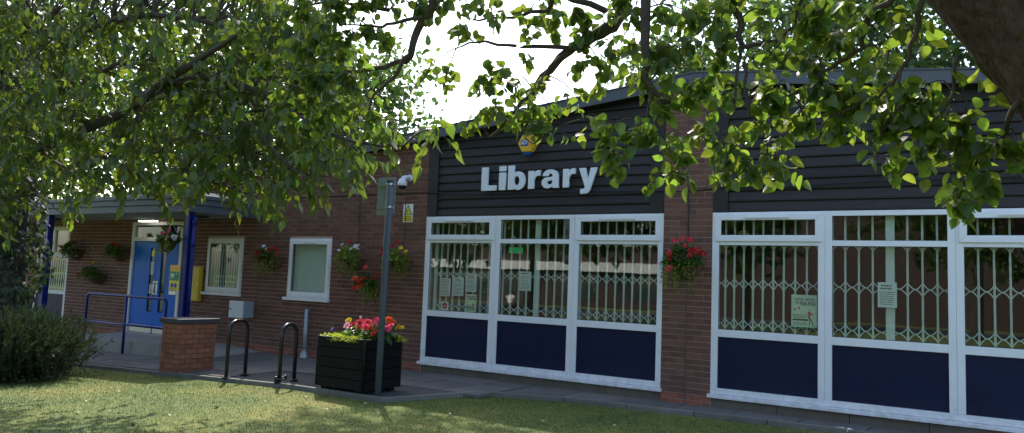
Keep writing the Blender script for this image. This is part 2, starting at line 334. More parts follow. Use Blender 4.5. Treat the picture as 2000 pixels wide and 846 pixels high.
# blades of grass on the lawn in view
def grass():
    n = 150000; x = RNG.uniform(-12, 6, n*2); y = RNG.uniform(-9.5, -.4, n*2)
    q = np.stack([x, y, np.zeros_like(x)], 1)-CAM; w = q@CF; u = (q@CR)/w*FPX+1000; v = CYPX-(q@CU)/w*FPX
    ky = np.array([kerb_y(a) for a in x]); ok = (y < ky-.05-.03*RNG.random(len(x))) & (u > -60) & (u < 2060) & (v < 905) & (w > 0)
    x, y = x[ok][:n], y[ok][:n]; m = len(x); z = np.array([LW(a, b) for a, b in zip(x, y)])
    ky = ky[ok][:n]; h = RNG.uniform(.010, .024, m)*(1+1.2*np.exp(-((ky-y)/.09)**2)); a = RNG.uniform(0, 2*PI, m); wd = RNG.uniform(.002, .004, m)
    lean = RNG.normal(0, .5, (m, 2))*h[:, None]
    A = np.stack([x-np.cos(a)*wd, y-np.sin(a)*wd, z-.004], 1); B = np.stack([x+np.cos(a)*wd, y+np.sin(a)*wd, z-.004], 1); Cc = np.stack([x+lean[:, 0], y+lean[:, 1], z+h], 1)
    V = np.stack([A, B, Cc], 1).reshape(-1, 3); F = np.arange(3*m).reshape(-1, 3)
    tag(npmesh('grass', V, F, 'blade', None, False), 'short green grass blades covering the lawn', 'grass', kind='stuff')
grass()
# pavement: a base sheet, slabs laid on it, an asphalt patch and kerb stones
def strip_poly(xa, xb): return [(xa, kerb_y(xa)+.03), (xb, kerb_y(xb)+.03), (xb, .2), (xa, .2)]
mb = MB(); st = sorted(set([-26, -20, -16, -13, -12, -11, -10, -9, -8, -7, -6, -5, -4.5, -4, -2.86, -2.38, -1.34, 1.2, 4, 9]))
for a, b in zip(st, st[1:]): mb.zprism(strip_poly(a, b), lambda x, y: H(x, y)-.3, lambda x, y: H(x, y)-.012)
pav = tag(mb.build('pavement', 'asphalt'), 'grey paving between the lawn and the library wall', kind='structure')
def slab(poly):
    c = (sum(p[0] for p in poly)/4, sum(p[1] for p in poly)/4); t = random.uniform(-.003, .003)
    MB().zprism(poly, lambda x, y: H(x, y)-.05, lambda x, y: H(x, y)+t).build('paving_slab', 'slab', pav, bevel=.004)
x = 5.2
while x > -2.2:
    w = .74; g = .008; xa = x-w
    yk0, yk1 = kerb_y(xa)+.13, kerb_y(x)+.13
    slab([(xa+g, yk0), (x-g, yk1), (x-g, -.012), (xa+g, -.012)]); x -= w
x = -2.25; k = 0
while x > -11:
    w = .62; xa = x-w; off = .3 if k % 2 else 0; y = -.012
    rows = [-.012, -.5-off*.4, -1.0-off*.4, -1.45]
    if xa < -6.4: rows += [-1.95, -2.45]
    for r0, r1 in zip(rows, rows[1:]):
        if xa > -2.95 and r1 < kerb_y(xa)+.13: continue
        if r1 > -1.5 and xa < -8.9: continue
        slab([(xa+.006, r1+.006), (x-.006, r1+.006), (x-.006, r0-.006), (xa+.006, r0-.006)])
    x -= w; k += 1
kb = bpy.data.objects.new('kerb', None); COL.objects.link(kb); tag(kb, 'low concrete kerb edging along the lawn', kind='structure'); note(kb)
for (x0, y0), (x1, y1) in zip(KERB, KERB[1:]):
    if x0 < -11.9: continue
    Ls = math.hypot(x1-x0, y1-y0); n = max(1, round(Ls/.91)); tx, ty = (x1-x0)/Ls, (y1-y0)/Ls; nx, ny = -ty, tx
    if ny < 0 and abs(ny) > .1: nx, ny = -nx, -ny
    if abs(ny) <= .4: nx, ny = -abs(nx), ny
    for i in range(n):
        a, b = Ls*i/n+.004, Ls*(i+1)/n-.004; t = random.uniform(-.004, .006)
        P = [(x0+tx*s+nx*d, y0+ty*s+ny*d) for s, d in ((a, 0), (b, 0), (b, .06), (a, .06))]
        ar = sum(P[j][0]*P[(j+1) % 4][1]-P[(j+1) % 4][0]*P[j][1] for j in range(4))
        if ar < 0: P = P[::-1]
        MB().zprism(P, lambda x, y: H(x, y)-.2, lambda x, y: H(x, y)+.006+t).build('kerb_stone', 'kerb', kb, bevel=.008)

# ================================================================== THE LIBRARY
LIB = thing('library_building', 'long low brown brick library with dark boarded gables and white windows', 'building', (0, 0, .085))
RX, RZ = .1, 4.40                                   # ridge
def roof(x): return RZ - .1*abs(x-RX)
WX0, WX1, WX4, WX7 = -4.424, -.3375, .3375, 4.47
W3 = (-10.0, -8.905, 1.10, 2.19); W4 = (-7.62, -6.535, 1.10, 2.19); DR = (-12.64, -10.83, .16, 2.53); FW = (-16.6, -15.17, .0, 2.44)
OPEN = [W3, W4, DR, FW]
ZJ = 2.682
def wall_top(x): return roof(x)-.06 if x > -13.2 else 2.62
# mortar backing of the wall
mb = MB()
def strip(xa, xb, za, zb=None):
    if zb is None: mb.prism([(xa, za), (xb, za), (xb, wall_top(xb-1e-4)), (xa, wall_top(xa+1e-4))], .009, .24)
    else: mb.box(xa, xb, .009, .24, za, zb)
edges = sorted(set([-21, -13.2, WX0] + [e for o in OPEN for e in o[:2]]))
for a, b in zip(edges, edges[1:]):
    op = [o for o in OPEN if o[0] <= a+1e-6 and o[1] >= b-1e-6]
    if op:
        o = op[0]; strip(a, b, o[3])
        if o[2] > .01: strip(a, b, -.3, o[2])
    else: strip(a, b, -.3)
wall = mb.build('wall', 'mortar', LIB); mb = MB()
mb.prism([(WX1, -.3), (WX4, -.3), (WX4, roof(WX4)-.06), (RX, roof(RX)-.06), (WX1, roof(WX1)-.06)], .009, .24); pillar = mb.build('pillar', 'mortar', LIB); mb = MB()
mb.prism([(WX7, -.3), (9, -.3), (9, roof(9)-.06), (WX7, roof(WX7)-.06)], .009, .24)
mb.build('wall', 'mortar', LIB)
# bricks in stretcher bond
BR = []
def course(k): return ZJ-.075*k, ZJ-.075*(k-1)      # joint centres bottom, top (k counts downwards)
for k in range(-22, 40):
    zb, zt = course(k)
    if zb < -.12: continue
    segs = []
    x = WX0; first = True
    while x > -20.9:
        w = .1125 if (first and k % 2) else .225; first = False
        segs.append((x-w, x)); x -= w
    P = [(-.3375, -.225), (-.225, 0), (0, .225), (.225, .3375)] if k % 2 else [(-.3375, -.1125), (-.1125, 0), (0, .1125), (.1125, .3375)]
    segs += P
    x = WX7; first = True
    while x < 8.8:
        w = .1125 if (first and k % 2) else .225; first = False
        segs.append((x, x+w)); x += w
    for a, b in segs:
        if zt > wall_top((a+b)/2)+.02: continue
        pcs = [(a, b)]
        for ox0, ox1, oz0, oz1 in OPEN:
            if zt <= oz0+.012 or zb >= oz1-.012: continue
            np_ = []
            for p, q in pcs:
                if q <= ox0 or p >= ox1: np_.append((p, q)); continue
                if p < ox0-.03: np_.append((p, ox0))
                if q > ox1+.03: np_.append((ox1, q))
            pcs = np_
        for p, q in pcs: BR.append((p, q, zb, zt))
def in_view(P):
    q = np.asarray(P, float)-CAM; w = q@CF
    if w < .2: return 0
    u = 1000+FPX*(q@CR)/w; v = CYPX-FPX*(q@CU)/w
    return FPX/w if (-20 < u < 2020 and -20 < v < 870) else 0
rank = sorted(range(len(BR)), key=lambda i: -in_view(((BR[i][0]+BR[i][1])/2, 0, BR[i][2]))*(BR[i][1]-BR[i][0] > .1))
single = set(rank[:300]); shared = {}
mbd, mbr = MB(), MB()
for i, (p, q, zb, zt) in enumerate(BR):
    w = q-p-.010; red = zt < .215; jy = random.uniform(-.0015, .0015)
    if i in single:
        key = (round(w, 3), red)
        if key not in shared:
            t = MB().box(-w/2, w/2, 0, .03, -.0325, .0325, open_back=True); me = bpy.data.meshes.new('brick'); me.from_pydata(t.v, [], t.f); me.materials.append(MATS['red_brick' if red else 'brick']); shared[key] = me
        o = bpy.data.objects.new('brick', shared[key]); COL.objects.link(o); o.location = ((p+q)/2, jy, (zb+zt)/2)
        o.rotation_euler = (random.gauss(0, .006), random.gauss(0, .004), random.gauss(0, .004)); adopt(o, pillar if abs(p) < .4 else wall)
    else:
        (mbr if red else mbd).box(p+.005, q-.005, jy, .03, zb+.005, zt-.005, open_back=True)
tag(mbd.build('brickwork', 'brick', wall), kind='stuff'); tag(mbr.build('base_brickwork', 'red_brick', wall), kind='stuff')
# movement joints
for x in (0.0, -8.43):
    bx('movement_joint', 'gasket', LIB, x-.006, x+.006, -.003, .03, .1, wall_top(x)-.1)
# plinth under the big windows, block-jointed
for a, b in ((WX0, WX1), (WX4, WX7)):
    n = 5
    for i in range(n): bx('plinth', 'stained_concrete', LIB, a+(b-a)*i/n+(.003 if i else 0), a+(b-a)*(i+1)/n-.003, .03+random.uniform(-.002, .002), .24, -.2, .197, bevel=.004)
# back, sides, floor and ceiling of the building
bx('back_wall', 'far_brick', LIB, -13.2, 9, 13.7, 14, -.2, 3.1)
bx('side_wall', 'far_brick', LIB, 8.76, 9, .25, 13.7, -.2, 3.4); bx('side_wall', 'far_brick', LIB, -21, -20.76, .25, 8, -.2, 2.6)
bx('back_wall', 'far_brick', LIB, -20.76, -13.2, 7.7, 8, -.2, 2.6)
bx('interior_floor', 'inside_floor', LIB, -20.7, 8.75, .25, 7.6, .05, .11)
bx('interior_ceiling', 'inside_wall', LIB, -20.7, 8.75, .245, 7.6, 2.72, 2.8)
bx('interior_wall', 'inside_wall', LIB, -12.9, 8.75, 6.9, 7.0, .11, 2.72); bx('interior_wall', 'inside_wall', LIB, -4.75, -4.65, .25, 6.9, .11, 2.72); bx('interior_wall', 'inside_wall', LIB, -20.7, -12.9, 6.9, 7.0, .11, 2.72)
bx('interior_wall', 'inside_wall', LIB, -8.5, -8.4, .25, 6.9, .11, 2.72); bx('interior_wall', 'inside_wall', LIB, -13, -12.9, .25, 6.9, .11, 2.72)
# roof and gable fascias
for a, b in ((-13.3, RX), (RX, 9.1)):
    MB().prism([(a, roof(a)-.06), (b, roof(b)-.06), (b, roof(b)-.01), (a, roof(a)-.01)], -.10, 14.1).build('roof', 'roof_felt', LIB)
    MB().prism([(a, roof(a)-.15), (b, roof(b)-.15), (b, roof(b)), (a, roof(a))], -.135, -.103).build('gable_fascia', 'fascia_grey', LIB)
    MB().prism([(a, roof(a)+.003), (b, roof(b)+.003), (b, roof(b)+.02), (a, roof(a)+.02)], -.15, -.06).build('roof_trim', 'fascia_grey', LIB)
    MB().prism([(a, roof(a)-.15), (b, roof(b)-.15), (b, roof(b)-.13), (a, roof(a)-.13)], -.102, -.001).build('roof_soffit', 'cladding', LIB)
# dark shiplap boarding over the two big windows
def cladding(xa, xb):
    c = MB().prism([(xa, 2.558), (xb, 2.558), (xb, roof(xb)-.13), (xa, roof(xa)-.13)], .05, .24).build('cladding', 'cladding', LIB)
    for a, b in ((xa+.002, xa+.195), (xb-.2, xb-.002)):
        MB().prism([(a, 2.556), (b, 2.556), (b, roof(b)-.152), (a, roof(a)-.152)], -.004, .06).build('corner_board', 'cladding', c, bevel=.003)
    z = 2.562; n = 0; a, b = xa+.2, xb-.205
    while True:
        top = z+.134; lim = max(roof(a), roof(b))-.152
        if z > lim-.02: break
        def prof(x, t): return min(t, roof(x)-.153)
        # a board: face leaning out to a lower lip, clipped by the roof slope
        xa2, xb2 = a, b
        if roof(a)-.155 < z+.03: xa2 = max(a, RX-(RZ-.155-z-.03)/.1)
        if roof(b)-.155 < z+.03: xb2 = min(b, RX+(RZ-.155-z-.03)/.1)
        if xb2-xa2 < .2: break
        m = MB(); xsb = [xa2+(xb2-xa2)*i/6 for i in range(7)]; dz = random.uniform(-.0015, .0015)
        for x in xsb:
            t = prof(x, top-.012+dz); lo = z+.004+dz
            m.v += [(x, .014, lo), (x, .012, lo+.022), (x, .03, max(t, lo+.024)), (x, .05, max(t, lo+.024)), (x, .05, lo)]
        for i in range(6):
            for k in range(5): p, q = i*5+k, i*5+(k+1) % 5; m.f.append((p, p+5, q+5, q)); m.m.append(0)
        m.f += [(0, 1, 2, 3, 4), tuple(30+k for k in (4, 3, 2, 1, 0))]; m.m += [0, 0]
        m.build('board', 'cladding', c); z += .134; n += 1
cladding(WX0, WX1); cladding(WX4, WX7)
# ---------------------------------------------------------------- windows
def rect_frame(mb, x0, x1, z0, z1, w, y0, y1, mi=0, wb=None):
    wb = wb or w
    mb.prism([(x0, z0), (x0+w, z0+wb), (x0+w, z1-w), (x0, z1)], y0, y1, mi); mb.prism([(x1, z0), (x1, z1), (x1-w, z1-w), (x1-w, z0+wb)], y0, y1, mi)
    mb.prism([(x0, z0), (x1, z0), (x1-w, z0+wb), (x0+w, z0+wb)], y0, y1, mi); mb.prism([(x0, z1), (x0+w, z1-w), (x1-w, z1-w), (x1, z1)], y0, y1, mi)
def big_window(xs4, sash):
    w = MB(); z0, z1 = .25, 2.555
    # outer frame, mullions and transoms (mitred ends stand a little apart in depth)
    w.box(xs4[0], xs4[0]+.085, .0, .07, z0, z1); w.box(xs4[3]-.075, xs4[3], .0, .07, z0, z1)
    w.box(xs4[0]+.085, xs4[3]-.075, .002, .068, z0, .322); w.box(xs4[0]+.085, xs4[3]-.075, .002, .068, 2.495, z1)
    for m in xs4[1:3]: w.box(m-.078, m-.0025, .0, .071, .322, 2.495); w.box(m+.0025, m+.078, .0, .071, .322, 2.495); w.box(m-.0025, m+.0025, .006, .06, .322, 2.495)
    for i in range(3):
        a = xs4[i]+(.085 if i == 0 else .078); b = xs4[i+1]-(.075 if i == 2 else .078)
        w.box(a, b, .003, .067, .968, 1.06); w.box(a, b, .003, .067, 2.135, 2.2)
    win = w.build('window', 'upvc', LIB, bevel=.005)
    s = MB(); s.prism([(xs4[0]-.03, .198), (xs4[3]+.02, .198), (xs4[3]+.02, .246), (xs4[0]-.03, .246)], -.045, .06); s.build('sill', 'upvc', win, bevel=.006)
    for i in range(3):
        a = xs4[i]+(.085 if i == 0 else .078); b = xs4[i+1]-(.075 if i == 2 else .078)
        bx('lower_panel', 'panel_navy', win, a+.006, b-.006, .028, .05, .328, .962); 
        g = MB(); rect_frame(g, a, b, .322, .968, .006, .02, .03); g.build('gasket', 'gasket', win)
        bx('pane', 'glass', win, a, b, .036, .0362, 1.06, 2.135)
        g = MB(); rect_frame(g, a, b, 1.06, 2.135, .006, .026, .034); g.build('gasket', 'gasket', win)
        if i in sash:
            sm = MB(); rect_frame(sm, a-.045, b+.045, 2.183, 2.53, .078, -.022, -.001); sh = sm.build('sash', 'upvc', win, bevel=.006)
            g = MB(); rect_frame(g, a+.033, b-.033, 2.261, 2.452, .006, -.012, -.004); g.build('gasket', 'gasket', win)
            bx('pane', 'glass', win, a+.039, b-.039, -.006, -.0058, 2.267, 2.446)
            c = (a+b)/2; bx('trickle_vent', 'old_white', win, c-.28, c+.28, -.038, -.0225, 2.470, 2.490, bevel=.003)
        else:
            bx('pane', 'glass', win, a, b, .036, .0362, 2.2, 2.495); g = MB(); rect_frame(g, a, b, 2.2, 2.495, .006, .026, .034); g.build('gasket', 'gasket', win)
    return win
big_window([WX0, -3.055, -1.695, WX1], (0, 2)); big_window([WX4, 1.722, 3.093, WX7], (0, 2))
def small_window(o, glass, blind=None, fw=.075, fm='upvc'):
    x0, x1, z0, z1 = o
    m = MB(); rect_frame(m, x0+.002, x1-.002, z0+.03, z1-.002, fw*.55, -.006, .07); win = m.build('window', fm, LIB, bevel=.005)
    m = MB(); rect_frame(m, x0+.03, x1-.03, z0+.058, z1-.03, fw, -.02, -.007); m.build('sash', fm, win, bevel=.005)
    m = MB(); rect_frame(m, x0+.03+fw, x1-.03-fw, z0+.058+fw, z1-.03-fw, .006, -.014, -.008); m.build('gasket', 'gasket', win)
    bx('pane', glass, win, x0+.1, x1-.1, .0, .0003, z0+.13, z1-.1)
    bx('sill', fm, win, x0-.05, x1+.02, -.06, .05, z0-.028, z0+.026, bevel=.006)
    if blind: bx('blind', blind, win, x0+.05, x1-.05, .1, .104, z0+.05, z1-.05)
    return win
w3 = small_window(W3, 'glass_side', fm='old_white'); w4 = small_window(W4, 'glass_side', 'blind'); bx('trickle_vent', 'old_white', w4, -7.22, -6.92, -.034, -.0205, 2.105, 2.125, bevel=.003)
# tall window by the entrance
x0, x1, z0, z1 = FW; m = MB(); m.box(x0+.002, x0+.08, 0, .07, .06, z1); m.box(x1-.08, x1-.002, 0, .07, .06, z1); m.box(x0+.08, x1-.08, .002, .068, z1-.08, z1)
for a, b in ((.06, .12), (.85, .94), (1.72, 1.83)): m.box(x0+.08, x1-.08, .002, .068, a, b)
m.box(-15.9, -15.82, .001, .069, 1.83, z1-.08); fwin = m.build('window', 'old_white', LIB, bevel=.004)
bx('pane', 'glass_side', fwin, x0+.08, x1-.08, .03, .0303, .94, 1.72); bx('pane', 'glass_side', fwin, x0+.08, -15.9, .03, .0303, 1.83, z1-.08); bx('pane', 'glass_side', fwin, -15.82, x1-.08, .03, .0303, 1.83, z1-.08)
bx('lower_panel', 'panel_navy', fwin, x0+.08, x1-.08, .02, .04, .12, .85)
# ---------------------------------------------------------------- entrance doors
x0, x1, z0, z1 = DR
m = MB(); m.box(x0, x0+.085, -.012, .09, z0, z1); m.box(x1-.085, x1, -.012, .09, z0, z1); m.box(x0+.085, x1-.085, -.010, .088, z1-.07, z1); m.box(x0+.085, x1-.085, -.010, .088, 2.12, 2.2)
door = m.build('door', 'old_white', LIB, bevel=.005)
bx('transom_pane', 'glass_side', door, x0+.085, x1-.085, .03, .0303, 2.2, z1-.07)
bx('threshold', 'steel', door, x0+.085, x1-.085, -.02, .1, z0-.02, z0+.015)
for i, (a, b, va, vb) in enumerate(((x0+.088, -11.702, -11.95, -11.78), (-11.696, x1-.088, -11.56, -11.36))):
    m = MB(); zz0, zz1 = z0+.02, 2.117
    m.box(a, va, .02, .064, zz0, zz1); m.box(vb, b, .02, .064, zz0, zz1); m.box(va, vb, .02, .064, zz0, .62); m.box(va, vb, .02, .064, 1.98, zz1)
    lf = m.build('door_leaf', 'door_blue', door, bevel=.003)
    bx('vision_panel', 'glass_side', door, va, vb, .04, .0403, .62, 1.98); m = MB(); rect_frame(m, va, vb, .62, 1.98, .014, .014, .0195); m.build('beading', 'door_blue', door)
    bx('kick_plate', 'steel', door, a+.02, b-.02, .016, .0195, zz0+.01, .34)
    hx = -11.70+(-.055 if i == 0 else .055); bx('push_plate', 'steel', door, hx-.038, hx+.038, .0155, .0195, 1.0, 1.28)
    m = MB(); m.tube([(hx, .018, 1.04), (hx, -.04, 1.05), (hx, -.04, 1.23), (hx, .018, 1.24)], .011, 8); m.build('handle', 'steel', door, True)
bx('door_sticker', 'sign_yellow', door, -11.93, -11.80, .0365, .0385, 1.80, 1.92); bx('lobby_back', 'inside_wall', LIB, -12.8, -10.6, 2.2, 2.25, .11, 2.7)
bx('letter_plate', 'steel', door, -11.2, -10.97, .013, .0195, 1.02, 1.09)
# ---------------------------------------------------------------- entrance canopy
cx = -8.5; can = MB().box(-21.2, cx-.05, -1.48, -.003, 2.60, 2.84).build('canopy', 'roof_felt', LIB)
for (d, a, b) in ((0, 2.56, 2.688), (.022, 2.692, 2.795), (.05, 2.80, 2.872)):
    m = MB(); m.box(-21.2, cx+d, -1.53-d, -1.485, a, b); m.build('canopy_board', 'canopy_grey', can, bevel=.005)
    m = MB(); m.box(cx-.045, cx+d, -1.4845, -.003, a, b); m.build('canopy_board', 'canopy_grey', can, bevel=.005)
bx('canopy_soffit', 'soffit', can, -21.1, cx-.05, -1.48, -.004, 2.575, 2.597)
m = MB(); m.prism([(cx-.3, 2.873), (cx+.03, 2.873), (cx-.02, 2.93), (cx-.3, 2.95)], -1.45, -.01); m.build('canopy_flashing', 'canopy_grey', can)
for i, (x, y) in enumerate(((-8.63, -1.40), (-13.35, -1.40))):
    c = MB().box(x-.06, x+.06, y-.06, y+.06, H(x, y)-.2, 2.572).build('canopy_post', 'post_blue', LIB, bevel=.008)
    if i == 0:
        m = MB(); m.tube([(x+.115, y+.01, .05), (x+.115, y+.01, 2.47)], .034, 12); m.lathe([(.034, 0), (.043, .01), (.043, .09), (.034, .1)], (x+.115, y+.01, 2.33), 12); m.lathe([(.034, 0), (.043, .01), (.043, .09), (.034, .1)], (x+.115, y+.01, 1.95), 12)
        m.build('downpipe', 'post_blue', LIB, True)
for i, x in enumerate((-14.4, -11.75, -9.15)):
    t = thing('soffit_light', ['round dark light fitting under the canopy left of the entrance', 'white lit strip light under the canopy above the doors', 'round dark light fitting under the canopy corner by the blue post'][i], 'light', (x, -.85, 2.574), 'lights under the canopy' if i != 1 else None)
    if i == 1:
        bx('housing', 'old_white', t, x-.3, x+.3, -.28, -.16, 2.535, 2.574, bevel=.006); bx('diffuser', 'lamp_white', t, x-.28, x+.28, -.27, -.17, 2.515, 2.534, bevel=.006)
    else:
        MB().lathe([(.17, 0), (.18, -.02), (.16, -.05), (.02, -.07), (0, -.07)], (x, -.85, 2.574), 20).build('bowl', 'cap_dark', t, True)
        MB().lathe([(.185, 0), (.195, -.012), (.185, -.02)], (x, -.85, 2.574), 20).build('rim', 'galv', t, True)
# ---------------------------------------------------------------- entrance landing, ramp and steps
m = MB()
m.zprism([(-12.6, -1.42), (-9.2, -1.42), (-9.2, 0), (-12.6, 0)], -.4, lambda x, y: .165+.035*(x+11.2)*clamp(-y/1.4, 0, 1)*.9)
m.zprism([(-9.2, -1.42), (-8.35, -1.30), (-8.2, 0), (-9.2, 0)], -.4, lambda x, y: (.235 if x < -9 and y < -1 else (.165 if x < -9 else H(x, y)+.003)))
tag(m.build('landing', 'concrete', bevel=.012), 'concrete landing and short ramp in front of the blue doors', kind='structure')
m = MB(); m.zprism([(-14.6, -1.6), (-12.62, -1.6), (-12.62, 0), (-14.6, 0)], -.4, .045)
stp = tag(m.build('entrance_step', 'concrete', bevel=.01), 'lower concrete step left of the landing with a yellow edge', kind='structure')
bx('step_nosing', 'yellow_paint', stp, -14.6, -12.62, -1.607, -1.52, .0, .048)
# ================================================================== FOLDING SECURITY GRILLES behind the glass
def grille(label, x0, x1, z0, z1, bars, rows, y, stiles=(), group='folding security grilles behind the windows', bw=.0105, amp=.075):
    t = thing('security_grille', label, 'grille', ((x0+x1)/2, y, z0), group)
    for b in bars:
        m = MB(); m.box(b-bw, b-bw*.25, y-.01, y+.01, z0, z1); m.box(b+bw*.25, b+bw, y-.01, y+.01, z0, z1); m.box(b-bw*.25, b+bw*.25, y-.004, y+.004, z0, z1); m.build('bar', 'grille', t)
    for sx, w in stiles: bx('stile', 'grille', t, sx-w/2, sx+w/2, y-.02, y+.02, z0, z1, bevel=.004)
    allb = sorted(list(bars)+[s for s, w in stiles])
    for zc in rows:
        m = MB()
        for a, b in zip(allb, allb[1:]):
            if b-a > .24 or b-a < .03: continue
            c = (a+b)/2; h = (b-a)/2
            for sgn in (1, -1):
                pts = []
                for i in range(9):
                    q = -1+2*i/8; pts.append((c+q*h, y+sgn*.006, zc+sgn*amp*math.copysign(abs(q)**1.7, q)))
                m.tube(pts, .0072, 4)
        if m.v: m.build('lattice', 'grille', t)
    bx('track', 'grille', t, x0, x1, y-.02, y+.02, z1, z1+.025); return t
GY = .15
rows = (1.14, 1.65, 2.16)
grille('pale folding grille behind the left bay of the window under the lettering', -4.33, -3.1, 1.0, 2.62, [-4.19, -4.068, -3.94, -3.807, -3.675, -3.538, -3.397, -3.255, -3.13], rows, GY, [(-4.295, .05)])
grille('pale folding grille behind the middle bay of the window under the lettering', -3.03, -1.72, 1.0, 2.62, [-2.988, -2.846, -2.697, -2.56, -2.209, -2.077, -1.94, -1.8], rows, GY, [(-2.382, .085)])
grille('pale folding grille behind the right bay of the window under the lettering', -1.67, -.36, 1.0, 2.62, [-1.648, -1.506, -1.373, -1.234, -1.097, -.966, -.838, -.713, -.59, -.46], rows, GY)
grille('pale folding grille behind the bay holding the large green poster', .37, 1.7, 1.0, 2.62, [.36, .469, .585, .705, .826, .949, 1.078, 1.206, 1.344, 1.482, 1.62], rows, GY)
grille('pale folding grille with broad stile behind the single typed notice', 1.74, 3.07, 1.0, 2.62, [1.78, 1.924, 2.075, 2.227, 2.596, 2.75, 2.9, 3.04], rows, GY, [(2.414, .095)])
grille('pale folding grille in the rightmost bay cut by the photo edge', 3.11, 4.45, 1.0, 2.62, [3.15, 3.30, 3.45, 3.6, 3.75, 3.9, 4.05, 4.2, 4.35], rows, GY)
grille('close-set folding grille behind the small window beside the yellow box', -9.95, -8.95, 1.1, 2.15, [-9.85+.075*i for i in range(13)], (1.25, 1.35, 1.45, 1.97, 2.07), .085, bw=.008, amp=.05)
grille('folding grille behind the tall window left of the entrance', -16.5, -15.25, .9, 2.4, [-16.45+.1*i for i in range(12)], (1.0, 1.35, 1.7), .13, bw=.008, amp=.06)
# ================================================================== NOTICES
def text_mesh(body, bold=0.0, res=3):
    c = bpy.data.curves.new('t', 'FONT'); c.body = body; c.size = 1; c.offset = bold; c.resolution_u = res; c.fill_mode = 'FRONT'
    o = bpy.data.objects.new('t', c); COL.objects.link(o); bpy.context.view_layer.update()
    me = bpy.data.meshes.new_from_object(o.evaluated_get(bpy.context.evaluated_depsgraph_get())); bpy.data.objects.remove(o)
    V = np.array([v.co[:] for v in me.vertices]); F = [tuple(p.vertices) for p in me.polygons]; return V, F
def text_part(name, body, m, parent, x0, x1, z0, z1, y, depth=0, bold=0.0, res=3):
    """flat lettering fitted to a rectangle of the facade plane; depth makes it a solid letter"""
    V, F = text_mesh(body, bold, res); lo, hi = V.min(0), V.max(0)
    X = x0+(V[:, 0]-lo[0])/(hi[0]-lo[0])*(x1-x0); Z = z0+(V[:, 1]-lo[1])/(hi[1]-lo[1])*(z1-z0)
    mb = MB(); n = len(V); mb.v = [(a, y, b) for a, b in zip(X, Z)]; mb.f = list(F); mb.m = [0]*len(F)
    if depth:
        cnt = {}
        for f in F:
            for a, b in zip(f, f[1:]+f[:1]): cnt[(a, b)] = 1
        mb.v += [(a, y+depth, b) for a, b in zip(X, Z)]; back = [tuple(i+n for i in f[::-1]) for f in F]; mb.f += back; mb.m += [0]*len(back)
        for (a, b) in cnt:
            if (b, a) not in cnt: mb.f.append((b, a, a+n, b+n)); mb.m.append(0)
    return mb.build(name, m, parent)
def lines(parent, x0, x1, z0, z1, n, y, m='ink', h=.35):
    mb = MB(); p = (z1-z0)/n
    for i in range(n):
        a = x0+random.uniform(0, .06)*(x1-x0); b = x1-random.uniform(0, .25)*(x1-x0); z = z0+p*(i+.5); x = a
        while x < b:
            w = random.uniform(.05, .16)*(x1-x0); e = min(b, x+w); mb.add([(x, y, z-p*h/2), (e, y, z-p*h/2), (e, y, z+p*h/2), (x, y, z+p*h/2)], [(0, 1, 2, 3)]); x = e+.025*(x1-x0)
    return mb.build('text_lines', m, parent)
def sheet(label, x0, x1, z0, z1, m='paper', y=.062, cat='notice', name='notice', group='notices taped inside the windows'):
    t = thing(name, label, cat, ((x0+x1)/2, y, z0), group)
    bx('sheet', m, t, x0, x1, y, y+.0012, z0, z1); return t
yn = .0605
t = sheet('leftmost typed white notice in the window under the lettering', -4.135, -3.925, 1.289, 1.575); lines(t, -4.12, -3.94, 1.30, 1.56, 11, yn)
t = sheet('middle typed white notice hung beside two others', -3.886, -3.666, 1.306, 1.60); lines(t, -3.87, -3.68, 1.33, 1.52, 9, yn); lines(t, -3.85, -3.7, 1.53, 1.58, 2, yn, h=.5)
t = sheet('highest typed white notice directly above the small colour poster', -3.63, -3.42, 1.377, 1.655); lines(t, -3.615, -3.435, 1.39, 1.57, 9, yn); lines(t, -3.6, -3.45, 1.58, 1.64, 2, yn, h=.55)
t = sheet('small square white notice with a red disc low in the window', -4.098, -3.945, 1.071, 1.207)
m = MB(); m.lathe([(.0, 0), (.052, 0)], (0, 0, 0), 20); m.v = [(-4.02+a, yn, 1.142+b) for a, b, c in m.v]; m.build('red_disc', 'ink_red', t); lines(t, -4.06, -3.98, 1.12, 1.15, 2, yn-.001, 'paper')
t = sheet('white sheet notice behind the grille in the middle bay', -2.632, -2.428, 1.434, 1.72); lines(t, -2.615, -2.445, 1.45, 1.66, 10, yn); lines(t, -2.61, -2.45, 1.67, 1.71, 1, yn, h=.5)
t = sheet('single typed white notice taped in the middle of the right window', 2.292, 2.494, 1.434, 1.722); lines(t, 2.31, 2.48, 1.46, 1.62, 7, yn); lines(t, 2.32, 2.47, 1.635, 1.7, 2, yn, h=.55)
